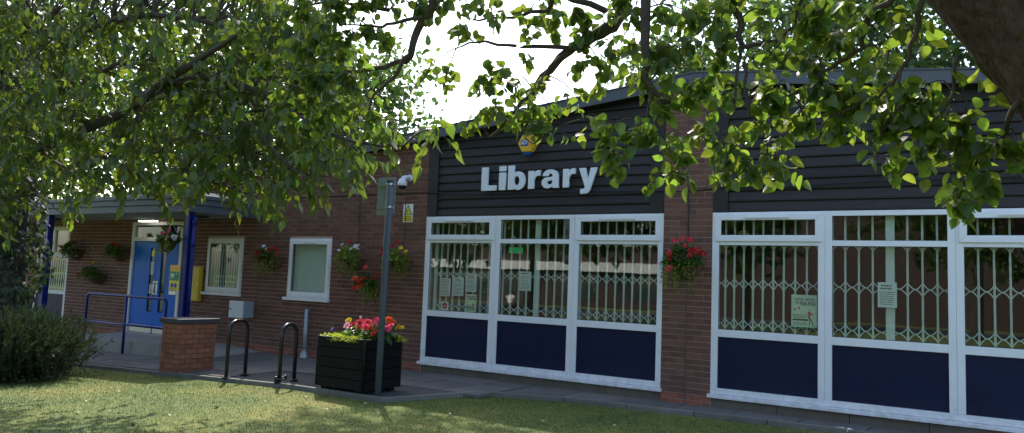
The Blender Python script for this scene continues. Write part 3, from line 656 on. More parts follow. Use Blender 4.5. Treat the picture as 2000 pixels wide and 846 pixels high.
def poster(label, x0, x1, z0, z1):
    t = sheet(label, x0, x1, z0, z1, 'paper_green', cat='poster', name='poster', group=None); W_, Hh = x1-x0, z1-z0
    X = lambda f: x0+f*W_; Z = lambda f: z0+f*Hh
    text_part('heading', 'SALFORD LIBRARIES', 'ink_blue', t, X(.12), X(.92), Z(.82), Z(.90), yn, bold=.01)
    text_part('heading', 'ARE', 'ink_blue', t, X(.17), X(.30), Z(.72), Z(.79), yn, bold=.01); text_part('heading', 'FINE-FREE', 'ink', t, X(.34), X(.94), Z(.67), Z(.79), yn, bold=.03)
    m = MB(); r = [(.06, .255), (.66, .255), (.66, .2), (.06, .2)]; m.add([(X(a), yn, Z(b)) for a, b in r], [(0, 3, 2, 1)]); m.build('green_band', 'ink_green', t)
    lines(t, X(.06), X(.66), Z(.28), Z(.4), 3, yn, 'ink_green', .4); lines(t, X(.06), X(.7), Z(.06), Z(.16), 2, yn, 'ink_blue', .4)
    m = MB()   # printed figure of a dancer: head, body, arms, legs
    def pl(p): m.add([(X(a), yn, Z(b)) for a, b in p], [tuple(range(len(p)))])
    pl([(.66, .30), (.74, .28), (.76, .46), (.72, .50), (.64, .47)]); pl([(.74, .40), (.85, .36), (.86, .40), (.75, .46)]); pl([(.70, .51), (.74, .51), (.74, .56), (.70, .56)]); pl([(.10, .50), (.17, .52), (.16, .58), (.09, .56)]); pl([(.26, .57), (.34, .55), (.33, .62), (.27, .62)])
    m.build('printed_figure', 'ink_orange', t); m = MB(); pl([(.67, .30), (.72, .29), (.75, .16), (.71, .05), (.68, .05), (.71, .16)]); pl([(.72, .29), (.77, .28), (.84, .16), (.90, .04), (.86, .04), (.79, .16)]); m.build('printed_figure', 'ink', t)
poster('large green poster headed FINE-FREE in the right window', 1.32, 1.62, 1.15, 1.54)
poster('small FINE-FREE poster under the highest notice in the left window', -3.62, -3.408, 1.07, 1.344)
for i, (x, lab) in enumerate(((-4.21, 'green exit sign glowing deep inside, the fuller of the two'), (-4.37, 'partly hidden green exit sign deep inside, left of the other'))):
    t = thing('exit_sign', lab, 'sign', (x, 2.5, 2.1), 'green exit signs inside'); bx('sign_plate', 'exit_green', t, x-.068, x+.068, 2.49, 2.52, 2.09, 2.20)
    m = MB(); m.add([(x-.01, 2.488, 2.18), (x+.01, 2.488, 2.18), (x+.01, 2.488, 2.14), (x+.03, 2.488, 2.14), (x, 2.488, 2.105), (x-.03, 2.488, 2.14), (x-.01, 2.488, 2.14)], [(0, 6, 5, 4, 3, 2, 1)]); m.build('arrow', 'sign_white', t)
    MB().tube([(x, 2.505, 2.2), (x, 2.505, 2.74)], .006, 6).build('hanger', 'steel', t)
t = thing('door_notice', 'white typed notices stuck on the left glass strip of the blue doors', 'notice', (-11.865, .03, 1.3)); bx('sheet', 'paper', t, -11.935, -11.80, .036, .037, 1.42, 1.68); lines(t, -11.93, -11.81, 1.44, 1.66, 8, .0355); bx('sheet', 'paper', t, -11.935, -11.80, .036, .037, 1.02, 1.2)
# ================================================================== LETTERING AND FIXTURES ON THE WALL
SG = thing('library_lettering', 'large white raised letters reading Library on the dark boards', 'sign', (-2.35, -.01, 2.95))
def px_x(u, v=350): return on_y(u, v, -.02)[0]
def arc(cx, cz, rx, rz, a0, a1, n=18): return [(cx+rx*math.cos(math.radians(a0+(a1-a0)*k/n)), cz+rz*math.sin(math.radians(a0+(a1-a0)*k/n))) for k in range(n+1)]
def glyph(ch):
    """heavy grotesque letter as filled outlines (outer, holes) in units of cap height, and its width"""
    s = .235
    if ch == 'L': return [[(0, 0), (.62, 0), (.62, .21), (s+.02, .21), (s+.02, 1), (0, 1)]]
    if ch == 'i': return [[(0, 0), (s, 0), (s, .735), (0, .735)], [(0, .81), (s, .81), (s, 1.01), (0, 1.01)]]
    if ch == 'b': return [[(0, 0), (.225, 0), (.225, .075)]+arc(.40, .365, .27, .385, -118, 118, 22)+[(.235, .66), (.235, 1.01), (0, 1.01)], arc(.345, .367, .115, .20, 0, 360, 22)[:-1]]
    if ch == 'r': return [[(0, 0), (.24, 0), (.24, .36)]+arc(.42, .33, .18, .21, 180, 96, 6)+[(.50, .53), (.50, .755)]+arc(.44, .55, .21, .205, 70, 150, 5)+[(.225, .63), (.225, .735), (0, .735)]]
    if ch == 'a': return [[(.475, 0), (.71, 0), (.685, .10), (.68, .50)]+arc(.36, .50, .32, .255, 0, 172, 16)+[(.045, .51), (.27, .50)]+arc(.36, .515, .095, .085, 175, 0, 8)+[(.455, .465), (.30, .425)]+arc(.235, .215, .225, .225, 80, 290, 14)+[(.40, .035), (.465, .085)], [(.455, .325)]+arc(.335, .225, .115, .09, 120, 350, 10)+[(.452, .26)]]
    if ch == 'y': return [[(.255, .0), (0, .735), (.255, .735), (.375, .27), (.49, .735), (.735, .735), (.475, -.06)]+arc(.26, -.06, .21, .22, -5, -75, 8)+[(.20, -.285), (.07, -.285), (.07, -.10), (.15, -.105)]+[(.225, -.09), (.25, -.04)]]
for ch, a, b in (('L', 941.5, 970), ('i', 975.6, 987.9), ('b', 993, 1026), ('r', 1032.6, 1055.7), ('a', 1059, 1092), ('r', 1100.2, 1124), ('y', 1131.5, 1166)):
    xa, xb = px_x(a), px_x(b); base = 2.945+.006*(xa+3.3); G = glyph(ch); X0 = min(p[0] for p in G[0]); X1 = max(p[0] for q in G for p in q)
    cu = bpy.data.curves.new('letter', 'CURVE'); cu.dimensions = '2D'; cu.fill_mode = 'BOTH'; cu.extrude = .014; cu.bevel_depth = .003
    for poly in G:
        sp_ = cu.splines.new('POLY'); sp_.points.add(len(poly)-1); sp_.use_cyclic_u = True
        for q, (x, z) in zip(sp_.points, poly): q.co = (xa+(x-X0)/(X1-X0)*(xb-xa), base+z*.36, 0, 1)
    co = bpy.data.objects.new('letter', cu); COL.objects.link(co); bpy.context.view_layer.update()
    me = bpy.data.meshes.new_from_object(co.evaluated_get(bpy.context.evaluated_depsgraph_get())); bpy.data.objects.remove(co)
    for v in me.vertices: x, z, y = v.co; v.co = (x, -.016-y, z)
    me.materials.clear(); me.materials.append(MATS['letter_grey']); me.update(); o = link('letter', me, SG)
# alarm box
A = thing('alarm_box', 'yellow hexagonal burglar alarm box on the boards above the lettering', 'alarm', (-2.5, -.03, 3.5))
c = (-2.50, 3.63); hx = [(c[0]+.155*math.cos(k*PI/3), c[1]+.15*math.sin(k*PI/3)) for k in range(6)]
MB().prism(hx, -.10, .01).build('housing', 'alarm_yellow', A, bevel=.012)
m = MB()
for k in range(5): m.box(c[0]+.075, c[0]+.125-abs(k-2)*.012, -.103, -.099, c[1]-.07+.03*k, c[1]-.058+.03*k)
m.build('louvre', 'alarm_orange', A); bx('strobe', 'alarm_blue', A, c[0]-.07, c[0]+.06, -.085, -.01, c[1]-.175, c[1]-.131, bevel=.008)
bx('badge', 'sign_blue', A, c[0]-.095, c[0]+.035, -.104, -.101, c[1]-.04, c[1]+.05); text_part('badge_letters', 'ADT', 'sign_white', A, c[0]-.09, c[0]+.03, c[1]-.022, c[1]+.038, -.106, bold=.02)
# CCTV camera
A = thing('cctv_camera', 'white dome security camera on a bracket high on the brick wall', 'camera', (-4.8, 0, 3.12))
MB().tube([(-4.79, -.001, 3.2), (-4.79, -.05, 3.2)], .055, 16).build('wall_mount', 'upvc', A, True); MB().tube([(-4.79, -.05, 3.2), (-4.80, -.12, 3.205), (-4.82, -.16, 3.19), (-4.825, -.17, 3.15)], [.035, .034, .034, .04], 12).build('arm', 'upvc', A, True)
MB().lathe([(.02, .1), (.05, .08), (.078, .02), (.082, -.03), (.075, -.035)], (-4.83, -.17, 3.09), 20).build('dome_housing', 'upvc', A, True); MB().lathe([(.07, -.03), (.066, -.06), (.045, -.085), (.0, -.098)], (-4.83, -.17, 3.09), 20).build('dome', 'black_paint', A, True)
# CCTV warning plate
A = thing('warning_sign', 'yellow and white CCTV warning sign with black triangle on the brick wall', 'sign', (-4.82, -.005, 2.47)); x0, x1, z0, z1 = -4.922, -4.713, 2.47, 2.77
bx('plate', 'sign_white', A, x0, x1, -.006, -.002, z0, z1)
def flat(name, m, pts, y, par): MB().add([(a, y, b) for a, b in pts], [tuple(range(len(pts)))]).build(name, m, par)
flat('yellow_field', 'sign_yellow', [(x0+.008, z0+.012), (x1-.008, z0+.012), (x1-.008, z0+.115), (x0+.008, z0+.115)], -.0075, A)
flat('triangle_border', 'sign_black', [(x0+.012, z0+.125), (x1-.012, z0+.125), ((x0+x1)/2, z1-.012)], -.0075, A); flat('triangle', 'sign_yellow', [(x0+.033, z0+.138), (x1-.033, z0+.138), ((x0+x1)/2, z1-.042)], -.009, A)
flat('camera_symbol', 'sign_black', [(-4.86, z0+.166), (-4.85, z0+.155), (-4.80, z0+.19), (-4.812, z0+.205)], -.0105, A); lines(A, x0+.012, x1-.012, z0+.018, z0+.11, 3, -.009, 'sign_black', .42)
# cable run along the wall
def wallrun(label, pts, r=.006, group=None):
    o = MB().tube(pts, r, 5).build('cable', 'cable', None); return tag(o, label, 'cable', group)
P = []
for x, z in ((-8.3, 2.93), (-7, 2.945), (-6.2, 2.945), (-5.3, 2.955), (-4.45, 2.95)): P.append((x, -.008, z))
for x, z in ((-4.40, 2.95), (-4.15, 2.935), (-3.6, 2.90), (-3.0, 2.905), (-2.2, 2.895), (-1.3, 2.885), (-.55, 2.86), (-.34, 2.855), (0, 2.84), (.33, 2.865), (.36, 2.875), (.56, 2.88), (1.2, 2.86), (2.2, 2.895), (3.2, 2.89), (4.5, 2.9)): P.append((x, -.012, z))
wallrun('thin black cable strung along the wall and boards below the lettering', P, .008)
# yellow box and defibrillator plate, meter box, grey pipe
A = thing('wall_box', 'yellow metal box on the wall beside the blue post', 'box', (-10.2, -.02, .9)); bx('body', 'yellow_paint', A, -10.32, -10.08, -.09, -.001, .93, 1.62, bevel=.008); bx('door_edge', 'yellow_paint', A, -10.305, -10.095, -.096, -.0905, .945, 1.605, bevel=.002); bx('lock', 'steel', A, -10.12, -10.10, -.102, -.0965, 1.26, 1.30)
A = thing('defibrillator_sign', 'yellow and green heart defibrillator sign beside the blue post', 'sign', (-8.88, -1.41, 1.18)); x0, x1, y = -8.985, -8.70, -1.47
bx('plate', 'sign_yellow', A, x0, x1, y-.004, y, 1.175, 1.62); bx('orange_strip', 'sign_orange', A, x0, x1, y-.006, y-.0045, 1.53, 1.615); flat('green_field', 'sign_green', [(x0+.012, 1.35), (x1-.012, 1.35), (x1-.012, 1.51), (x0+.012, 1.51)], y-.0055, A)
ht = [(x0+.085+.055*(.9*math.sin(a)**3), 1.435+.055*(.8*math.cos(a)-.32*math.cos(2*a)-.12*math.cos(3*a))) for a in [2*PI*k/24 for k in range(24)]][::-1]; flat('heart', 'sign_white', ht, y-.0075, A)
flat('bolt', 'sign_green', [(x0+.09, 1.465), (x0+.07, 1.43), (x0+.083, 1.43), (x0+.078, 1.40), (x0+.1, 1.437), (x0+.088, 1.437)][::-1], y-.009, A); flat('cross', 'sign_white', [(x0+.19, 1.46), (x0+.215, 1.46), (x0+.215, 1.485), (x0+.19, 1.485)], y-.0075, A)
for k in (0, 1): m = MB(); m.lathe([(0, 0), (.042, 0)], (0, 0, 0), 16); m.v = [(x0+.085+.1*k+a, y-.0065, 1.265+b) for a, b, c_ in m.v]; m.build('disc', 'sign_blue', A)
lines(A, x0+.02, x1-.02, 1.185, 1.215, 2, y-.0055, 'sign_black')
A = thing('meter_box', 'white meter cabinet with grey side low on the brick wall', 'meter box', (-8.6, 0, .67)); bx('body', 'box_grey', A, -8.90, -8.49, -.23, -.001, .69, 1.0, bevel=.008); bx('door', 'box_white', A, -8.90, -8.50, -.248, -.2305, .687, 1.003, bevel=.008); bx('lock', 'gasket', A, -8.865, -8.84, -.256, -.2485, .83, .87)
A = thing('standpipe', 'short galvanised pipe standing against the wall below the bare window', 'pipe', (-7.0, -.05, .085)); MB().tube([(-7.0, -.06, .09), (-7.0, -.06, .935)], .036, 14).build('pipe', 'galv', A, True); MB().lathe([(.075, 0), (.07, .03), (.045, .11), (.037, .115)], (-7.0, -.06, .085), 14).build('foot', 'galv', A, True); MB().lathe([(.04, -.012), (.04, .012)], (-7.0, -.06, .22), 14).build('collar', 'galv', A, True)
# ================================================================== STREET FURNITURE
def hoop(label, f0, f1, hgt):
    z = H(*f0); t = thing('cycle_stand', label, 'cycle stand', (f0[0], f0[1], z), 'black cycle stands on the pavement')
    a = np.array([f0[0], f0[1], z-.02]); b = np.array([f1[0], f1[1], H(*f1)-.02]); L_ = np.linalg.norm((b-a)[:2]); ex = (b-a)/L_; r = min(.16, L_*.42); pts = [a]
    for k in range(9): g = PI/2*k/8; pts.append(a+ex*(r-r*math.cos(g))+np.array([0, 0, hgt-r+r*math.sin(g)]))
    for k in range(9): g = PI/2*k/8; pts.append(b-ex*(r-r*math.sin(g))+np.array([0, 0, hgt-r+r*math.cos(g)]))
    pts.append(b); MB().tube(pts, .027, 12).build('hoop', 'black_paint', t, True)
    for q in (a, b): MB().lathe([(.03, .0), (.06, .018), (.065, .03), (.03, .034)][::-1], (q[0], q[1], q[2]+.005), 14).build('foot_collar', 'black_paint', t, True)
    return t
hoop('black cycle hoop nearer the brick pier', (-5.83, -2.58), (-5.95, -2.16), .82); h2 = hoop('black cycle hoop nearer the flower planter', (-4.75, -2.56), (-4.86, -2.2), .80)
L_ = thing('bicycle_lock', 'black cable lock left round the foot of the right cycle hoop', 'lock', (-4.72, -2.56, .08)); pts = [(-4.745+.075*math.cos(a)+.02*math.sin(2*a), -2.555+.07*math.sin(a), .115+.05*math.sin(a*1.5+1)**2+.02*math.cos(a)) for a in [2*PI*k/20 for k in range(21)]]
MB().tube(pts, .014, 7).build('cable', 'black_paint', L_, True); MB().tube([(-4.82, -2.58, .11), (-4.73, -2.63, .105)], .022, 8).build('barrel', 'black_paint', L_, True)
# brick pier
PR = thing('brick_pier', 'short orange brick pier with a dark flat cap beside the handrail', 'pier', (-7.2, -2.3, 0))
px0, px1, py0, py1 = -7.43, -6.98, -2.575, -1.93
pz0 = H(-7.1, -2.5)
core = MB().box(px0+.012, px1-.012, py0+.012, py1-.012, pz0-.2, pz0+.74).build('core', 'pier_mortar', PR)
def pier_bricks():
    z = pz0-.02; k = 0
    while z < pz0+.72:
        for side in range(4):
            Lw = (px1-px0) if side % 2 == 0 else (py1-py0); s = .1125 if (k+side) % 2 else .225; segs = [0]
            while segs[-1]+s < Lw-.03: segs.append(segs[-1]+s); s = .225
            segs.append(Lw)
            for a, b in zip(segs, segs[1:]):
                if b-a < .03: continue
                w = b-a-.01; hh = .065; j = random.uniform(-.002, .003)
                m = MB()
                if side == 0: m.box(px0+a+.005, px0+b-.005, py0-j, py0+.03, z+.005, z+.07)
                elif side == 1: m.box(px1-.03, px1+j, py0+max(a, .002)+.005, py0+b-.005, z+.005, z+.07)
                elif side == 2: m.box(px0+a+.005, px0+b-.005, py1-.03, py1+j, z+.005, z+.07)
                else: m.box(px0-j, px0+.03, py0+max(a, .002)+.005, py0+b-.005, z+.005, z+.07)
                if side % 2: m.v = [(x, min(max(y, py0+.033), py1-.033), z_) for x, y, z_ in m.v]
                m.build('brick', 'pier_brick', core)
        z += .075; k += 1
    return z
zt = pier_bricks(); bx('cap', 'cap_dark', PR, px0-.04, px1+.04, py0-.04, py1+.04, zt+.002, zt+.078, bevel=.012)
# handrails
def handrail(label, x0, x1, y, top, posts, mid):
    t = thing('handrail', label, 'handrail', (x0, y, H(x0, y)), 'blue tubular handrails'); r = .09; R_ = .024; pts = [(x0, y, H(x0, y)-.1)]
    for k in range(7): g = PI/2*k/6; pts.append((x0+r-r*math.cos(g), y, top-r+r*math.sin(g)))
    for k in range(7): g = PI/2*k/6; pts.append((x1-r+r*math.sin(g), y, top-r+r*math.cos(g)))
    pts.append((x1, y, H(x1, y)-.1)); MB().tube(pts, R_, 12).build('rail', 'post_blue', t, True)
    for p in posts: MB().tube([(p, y, H(p, y)-.1), (p, y, top-.01)], R_, 12).build('post', 'post_blue', t, True)
    MB().tube([(x0+.005, y, mid), (x1-.005, y, mid)], .02, 10).build('mid_rail', 'post_blue', t, True); return t
handrail('blue tubular handrail in front of the entrance landing', -11.52, -8.98, -1.5, 1.02, (-10.2,), .50)
handrail('blue tubular handrail further left, its end showing beside the ivy trunk', -15.6, -13.63, -1.5, .985, (-14.7,), .5)
# road sign seen from behind
PX, PY = -3.0, -2.5
A = thing('sign_post', 'grey metal post with a road sign seen from behind next to the planter', 'sign', (PX, PY, .05)); MB().tube([(PX-.02, PY, LW(PX, PY)-.1), (PX, PY, 2.78)], .041, 16).build('post', 'pole_grey', A, True); MB().lathe([(.043, -.06), (.044, .0), (.03, .012), (0, .014)], (PX, PY, 2.785), 16).build('post_cap', 'cap_dark', A, True)
sp = [(-.295, .0), (-.28, -.02), (.0, -.02), (.015, 0)]; yb = PY+.06
m = MB(); x0, x1, z0, z1 = PX-.26, PX+.04, 2.345, 2.83; rr = .03; poly = []
for cxx, czz, a0 in ((x1-rr, z0+rr, -PI/2), (x1-rr, z1-rr, 0), (x0+rr, z1-rr, PI/2), (x0+rr, z0+rr, PI)):
    for k in range(5): g = a0+PI/2*k/4; poly.append((cxx+rr*math.cos(g), czz+rr*math.sin(g)))
m.prism(poly, yb, yb+.006); m.build('sign_plate', 'sign_grey', A)
for z in (2.44, 2.73): bx('clamp_rail', 'sign_grey', A, x0+.01, x1-.01, yb-.018, yb-.0005, z-.015, z+.015); MB().lathe([(.046, -.012), (.048, 0), (.046, .012)], (PX, PY, z), 16).build('clamp', 'steel', A, True)
# planter
PLx0, PLx1, PLy0, PLy1, PLz = -4.07, -3.22, -2.56, -1.84, .085
A = thing('planter', 'black ribbed wooden planter box full of flowers on the pavement', 'planter', ((PLx0+PLx1)/2, (PLy0+PLy1)/2, PLz))
def ribbed(p0, p1, nrm, z0, z1):     # a decking board with grooves between p0 and p1, thickness inwards
    m = MB(); n = 7; prof = []
    for i in range(n):
        a = z0+(z1-z0)*i/n; b = z0+(z1-z0)*(i+.62)/n; prof += [(0, a), (0, b), (.004, b+.001), (.004, z0+(z1-z0)*(i+1)/n-.001)]
    prof[-1] = (.0, z1-.001); 
    for d, z in prof: m.v += [(p0[0]-nrm[0]*d, p0[1]-nrm[1]*d, z), (p1[0]-nrm[0]*d, p1[1]-nrm[1]*d, z)]
    for i in range(len(prof)-1): m.f.append((2*i, 2*i+1, 2*i+3, 2*i+2)); m.m.append(0)
    k = len(m.v); t = .03; m.v += [(p0[0]-nrm[0]*t, p0[1]-nrm[1]*t, z0), (p1[0]-nrm[0]*t, p1[1]-nrm[1]*t, z0), (p0[0]-nrm[0]*t, p0[1]-nrm[1]*t, z1), (p1[0]-nrm[0]*t, p1[1]-nrm[1]*t, z1)]
    e = 2*(len(prof)-1); m.f += [(e, e+1, k+3, k+2), (0, k, k+1, 1), (k, k+2, k+3, k+1)]; m.m += [0]*3; return m
for i in range(5):
    z0 = PLz+.045+.128*i; z1 = z0+.122
    for p0, p1, nn in (((PLx0+.03, PLy0), (PLx1-.03, PLy0), (0, -1)), ((PLx1, PLy0+.03), (PLx1, PLy1-.03), (1, 0)), ((PLx1-.03, PLy1), (PLx0+.03, PLy1), (0, 1)), ((PLx0, PLy1-.03), (PLx0, PLy0+.03), (-1, 0))): ribbed(p0, p1, nn, z0, z1).build('board', 'planter_black', A)
for x in (PLx0+.014, PLx1-.014):
    for y in (PLy0+.014, PLy1-.014): MB().tube([(x, y, PLz+.045), (x, y, PLz+.685)], .0165, 10).build('corner_post', 'planter_black', A, True)
for x in (PLx0+.12, PLx1-.12):
    for y in (PLy0+.1, PLy1-.1): bx('foot', 'planter_black', A, x-.06, x+.06, y-.04, y+.04, PLz-.012, PLz+.044)
bx('soil', 'soil', A, PLx0+.032, PLx1-.032, PLy0+.032, PLy1-.032, PLz+.5, PLz+.655)
# ================================================================== FLOWERS
def mound(c, r, n, size, squash=.7, down=.25, front=True):
    """leaf bases and directions spread over a rounded clump"""
    d = rand_unit(n); d[:, 2] = np.abs(d[:, 2])*(1-down)+d[:, 2]*down
    if front: d[:, 1] = -np.abs(d[:, 1])*.9+.1*d[:, 1]
    rr = RNG.uniform(.45, 1, n)**.6; P = np.array(c)+d*rr[:, None]*np.array([r[0], r[1], r[2]]); D = d+rand_unit(n)*.7; D[:, 2] -= .15
    N_ = d+rand_unit(n)*.8+np.array([0, 0, .6]); return P, D, N_, RNG.uniform(.7, 1.25, n)*size
def trails(starts, n_per, length, size, spread=.06):
    P, D, N_, L_ = [], [], [], []
    for s in starts:
        s = np.array(s); l = length*random.uniform(.5, 1.1); dr = np.array([random.uniform(-1, 1), random.uniform(-1, .2), 0])*spread
        for k in range(n_per):
            t = (k+random.random())/n_per; p = s+dr*min(1, t*2.5)+np.array([random.gauss(0, .012), random.gauss(0, .012), -l*t**1.2]); P.append(p)
            D.append(rand_unit(1)[0]*.8+np.array([0, -.3, -.6])); N_.append(rand_unit(1)[0]+np.array([0, -.8, .3])); L_.append(size*random.uniform(.6, 1.2))
    return np.array(P), np.array(D), np.array(N_), np.array(L_)
BLM = {}
def bloom_mesh(m, r, kind):
    k = (m, round(r, 3), kind)
    if k in BLM: return BLM[k]
    P, D, N_, L_ = [], [], [], []
    if kind == 'double':      # begonia: layers of broad petals
        for lay, (cnt, tilt, sc) in enumerate(((7, .15, 1), (6, .55, .8), (5, .95, .55), (3, 1.3, .35))):
            for i in range(cnt):
                a = 2*PI*(i+.5*lay)/cnt+random.uniform(-.2, .2); d = np.array([math.cos(a)*math.cos(tilt), math.sin(a)*math.cos(tilt), math.sin(tilt)]); P.append((0, 0, .02*lay*r)); D.append(d); N_.append((-math.cos(a)*math.sin(tilt), -math.sin(a)*math.sin(tilt), math.cos(tilt))); L_.append(r*sc*random.uniform(.85, 1.1))
    else:                     # geranium / busy lizzie: a ball of small florets
        for d in rand_unit(26):
            if d[2] < -.4: continue
            for j in range(2): P.append(d*r*.55); D.append(d*.5+rand_unit(1)[0]*.8); N_.append(d); L_.append(r*random.uniform(.4, .62))
    V, F = leaf_verts(np.array(P, float), np.array(D, float), np.array(N_, float)+1e-3, np.array(L_), ROUND, 1.05)
    me = bpy.data.meshes.new('bloom'); me.from_pydata(V.tolist(), [], F.tolist()); me.materials.append(MATS[m]); me.polygons.foreach_set('use_smooth', [True]*len(F)); me.update(); BLM[k] = me; return me
def bloom(parent, p, m, r, kind='double', face=(0, -.7, .6)):
    o = bpy.data.objects.new('bloom', bloom_mesh(m, r, kind)); COL.objects.link(o); o.location = p
    f = Vector(face)+Vector((random.gauss(0, .3), random.gauss(0, .25), random.gauss(0, .25))); o.rotation_euler = f.to_track_quat('Z', 'Y').to_euler(); adopt(o, parent); return o
# flowers in the planter
PF = thing('planter_flowers', 'mixed red, pink and yellow begonias with lime creeping foliage filling the planter', 'flowers', (-3.65, -2.2, .72)); zt_ = PLz+.66
P, D, N_, L_ = [np.concatenate(q) for q in zip(mound((-3.62, -2.1, zt_), (.33, .26, .17), 420, .085, front=False), mound((-3.38, -2.15, zt_), (.16, .3, .14), 160, .085, front=False))]
leaves('foliage', P, D, N_, L_, OVATE, 'leaf_flower', PF, 1.5)
q = [mound((x, y, zt_-.02), (.14, .09, .065), 380, .026, front=False) for x, y in ((-3.98, -2.45), (-3.86, -2.47), (-3.95, -2.3), (-3.72, -2.49), (-3.58, -2.5), (-3.45, -2.51), (-3.26, -1.9))]
P, D, N_, L_ = [np.concatenate(k) for k in zip(*q)]; leaves('creeping_foliage', P, D, N_, L_, SMALL, 'leaf_lime', PF, 1.2)
P, D, N_, L_ = trails([(-3.24, -2.36+.04*i, zt_) for i in range(5)], 14, .1, .05, .03); leaves('overhanging_foliage', P, D, N_, L_, OVATE, 'leaf_trail', PF)
def pl_px(u, v, y): p = on_y(u, v, y); return tuple(p)
for u, v, y, m, r, kd in ((681, 626, -2.25, 'petal_yellow', .05, 'double'), (679, 636, -2.4, 'petal_pale', .055, 'ball'), (690, 634, -2.3, 'petal_red', .06, 'double'), (703, 630, -2.2, 'petal_coral', .065, 'double'), (712, 637, -2.35, 'petal_pink', .05, 'ball'), (718, 630, -2.25, 'petal_coral', .07, 'double'), (719, 639, -2.35, 'petal_coral', .05, 'ball'), (734, 628, -2.15, 'petal_pink', .065, 'ball'), (727, 640, -2.3, 'petal_red', .05, 'ball'), (735, 650, -2.3, 'petal_red', .05, 'ball'), (728, 654, -2.42, 'petal_red', .045, 'ball'), (758, 626, -1.98, 'petal_orange', .075, 'double'), (768, 628, -1.95, 'petal_orange', .05, 'double'), (757, 642, -2.1, 'petal_pink', .075, 'double'), (764, 636, -2.05, 'petal_pink', .055, 'double'), (777, 639, -1.95, 'petal_yellow', .05, 'double'), (784, 640, -1.92, 'petal_yellow', .045, 'double'), (649, 643, -2.4, 'petal_blue', .03, 'double'), (742, 645, -2.2, 'petal_scarlet', .05, 'double'), (700, 640, -2.42, 'petal_red', .035, 'ball'), (704, 619, -2.2, 'petal_white', .018, 'double'), (709, 646, -2.45, 'petal_pale', .025, 'double')):
    bloom(PF, pl_px(u, v, y), m, r, kd, (.1, -.8, .5))
# hanging baskets on the wall
def basket(label, u, v, w, h, blooms, fol='leaf_flower', trail='leaf_trail', tl=.25, y=-.2, n=330, cord=True, trough=False, tr=(-1, 1), hang=None):
    p = on_y(u, v, y); x, z = p[0], p[2]; t = thing('hanging_basket', label, 'hanging basket', (x, y, z), 'hanging baskets of flowers on the wall')
    R_ = w*.36; d = .19 if hang is None else R_
    m = MB()
    if hang is None:
        for k in range(7): a = -PI+PI*k/6; m.tube([(x+R_*math.cos(a)*s, -.01+min(0, d*1.6*math.sin(a)*s), z-.02-.2*(1-s**2.2)) for s in (1, .85, .6, .3, .05)], .004, 5)
        for s in (1, .8, .5): m.tube([(x+R_*s*math.cos(a), -.01+d*1.6*s*math.sin(a), z-.02-.2*(1-s**2.2)) for a in [-PI+PI*k/12 for k in range(13)]], .005, 5)
        m.build('wire_frame', 'basket_wire', t); MB().lathe([(R_*.93, 0), (R_*.85, -.08), (R_*.6, -.15), (R_*.25, -.195), (0, -.2)], (x, -.004, z-.02), 14, 0, -PI, 0).build('liner', 'coir', t, True)
    else:
        MB().lathe([(R_, 0), (R_*.92, -.07), (R_*.65, -.14), (R_*.25, -.18), (0, -.185)], (x, y, z-.02), 16).build('liner', 'coir', t, True)
        for k in range(3): a = 2*PI*k/3+.4; MB().tube([(x+R_*math.cos(a), y+R_*math.sin(a), z-.02), (x, y, hang)], .004, 5).build('chain', 'basket_wire', t)
    P, D, N_, L_ = mound((x, y+.03 if hang is None else y, z), (w*.42, .17 if hang is None else w*.4, h*.36), n, .062, .7, .5, hang is None); leaves('foliage', P, D, N_, L_, OVATE, fol, t, 1.35)
    st = [(x+random.uniform(*tr)*w*.45, y-random.uniform(-.05, .13), z+random.uniform(-.03, .06)) for _ in range(26)]
    P, D, N_, L_ = trails(st, 16, tl, .034); leaves('trailing_foliage', P, D, N_, L_, SMALL, trail, t, 1.1)
    for (du, dv, m_, r, kd) in blooms:
        q = on_y(u+du, v+dv, y-.12 if hang is None else y-.1); bloom(t, tuple(q), m_, r, kd)
    if cord and hang is None: MB().tube([(x, -.012, z+.12), (x+.01, -.012, z+.5), (x-.005, -.012, min(2.94, z+1.02))], .005, 5).build('cord', 'cable', t)
    return t
R, Sc, Wh, Ye, Pk = 'petal_red', 'petal_scarlet', 'petal_white', 'petal_yellow', 'petal_pink'
basket('hanging basket of red and white flowers between the two small windows', 523, 503, .58, .5, [(-21, -8, R, .06, 'ball'), (-14, -4, R, .055, 'ball'), (-18, 6, R, .05, 'ball'), (2, -14, R, .06, 'ball'), (12, -18, R, .05, 'ball'), (17, -14, R, .05, 'ball'), (-8, -22, Wh, .045, 'double'), (-3, -17, Wh, .035, 'double'), (18, -4, R, .04, 'ball')], tl=.36)
basket('yellow-green hanging basket with white flowers right of the bare window', 682, 503, .55, .46, [(-13, -25, Wh, .04, 'double'), (-20, -14, Wh, .035, 'double'), (12, -22, Wh, .045, 'double'), (16, -17, Wh, .045, 'double'), (4, -17, Wh, .04, 'double'), (18, -24, Wh, .035, 'double'), (2, -30, R, .045, 'ball')], 'leaf_trail', 'leaf_trail', .34)
basket('hanging basket with red and yellow flowers behind the grey post', 772, 506, .62, .44, [(4, -32, R, .05, 'ball'), (-8, -24, R, .04, 'ball'), (11, -22, Ye, .04, 'double'), (20, -15, Ye, .045, 'double'), (-24, -18, R, .05, 'ball'), (-28, -8, R, .04, 'ball')], 'leaf_trail', 'leaf_trail', .3)
basket('lower hanging basket of orange-red begonias left of the grey post', 716, 556, .55, .42, [(-22, -12, 'petal_orange', .065, 'double'), (-12, -6, Sc, .07, 'double'), (-17, 4, 'petal_orange', .065, 'double'), (-6, -12, Sc, .06, 'double'), (-23, 6, Sc, .05, 'double'), (-2, -34, 'petal_coral', .045, 'double'), (22, -18, R, .05, 'ball'), (12, -12, R, .04, 'ball'), (-10, 0, 'petal_orange', .06, 'double')], tl=.32, tr=(0, 1), cord=False)
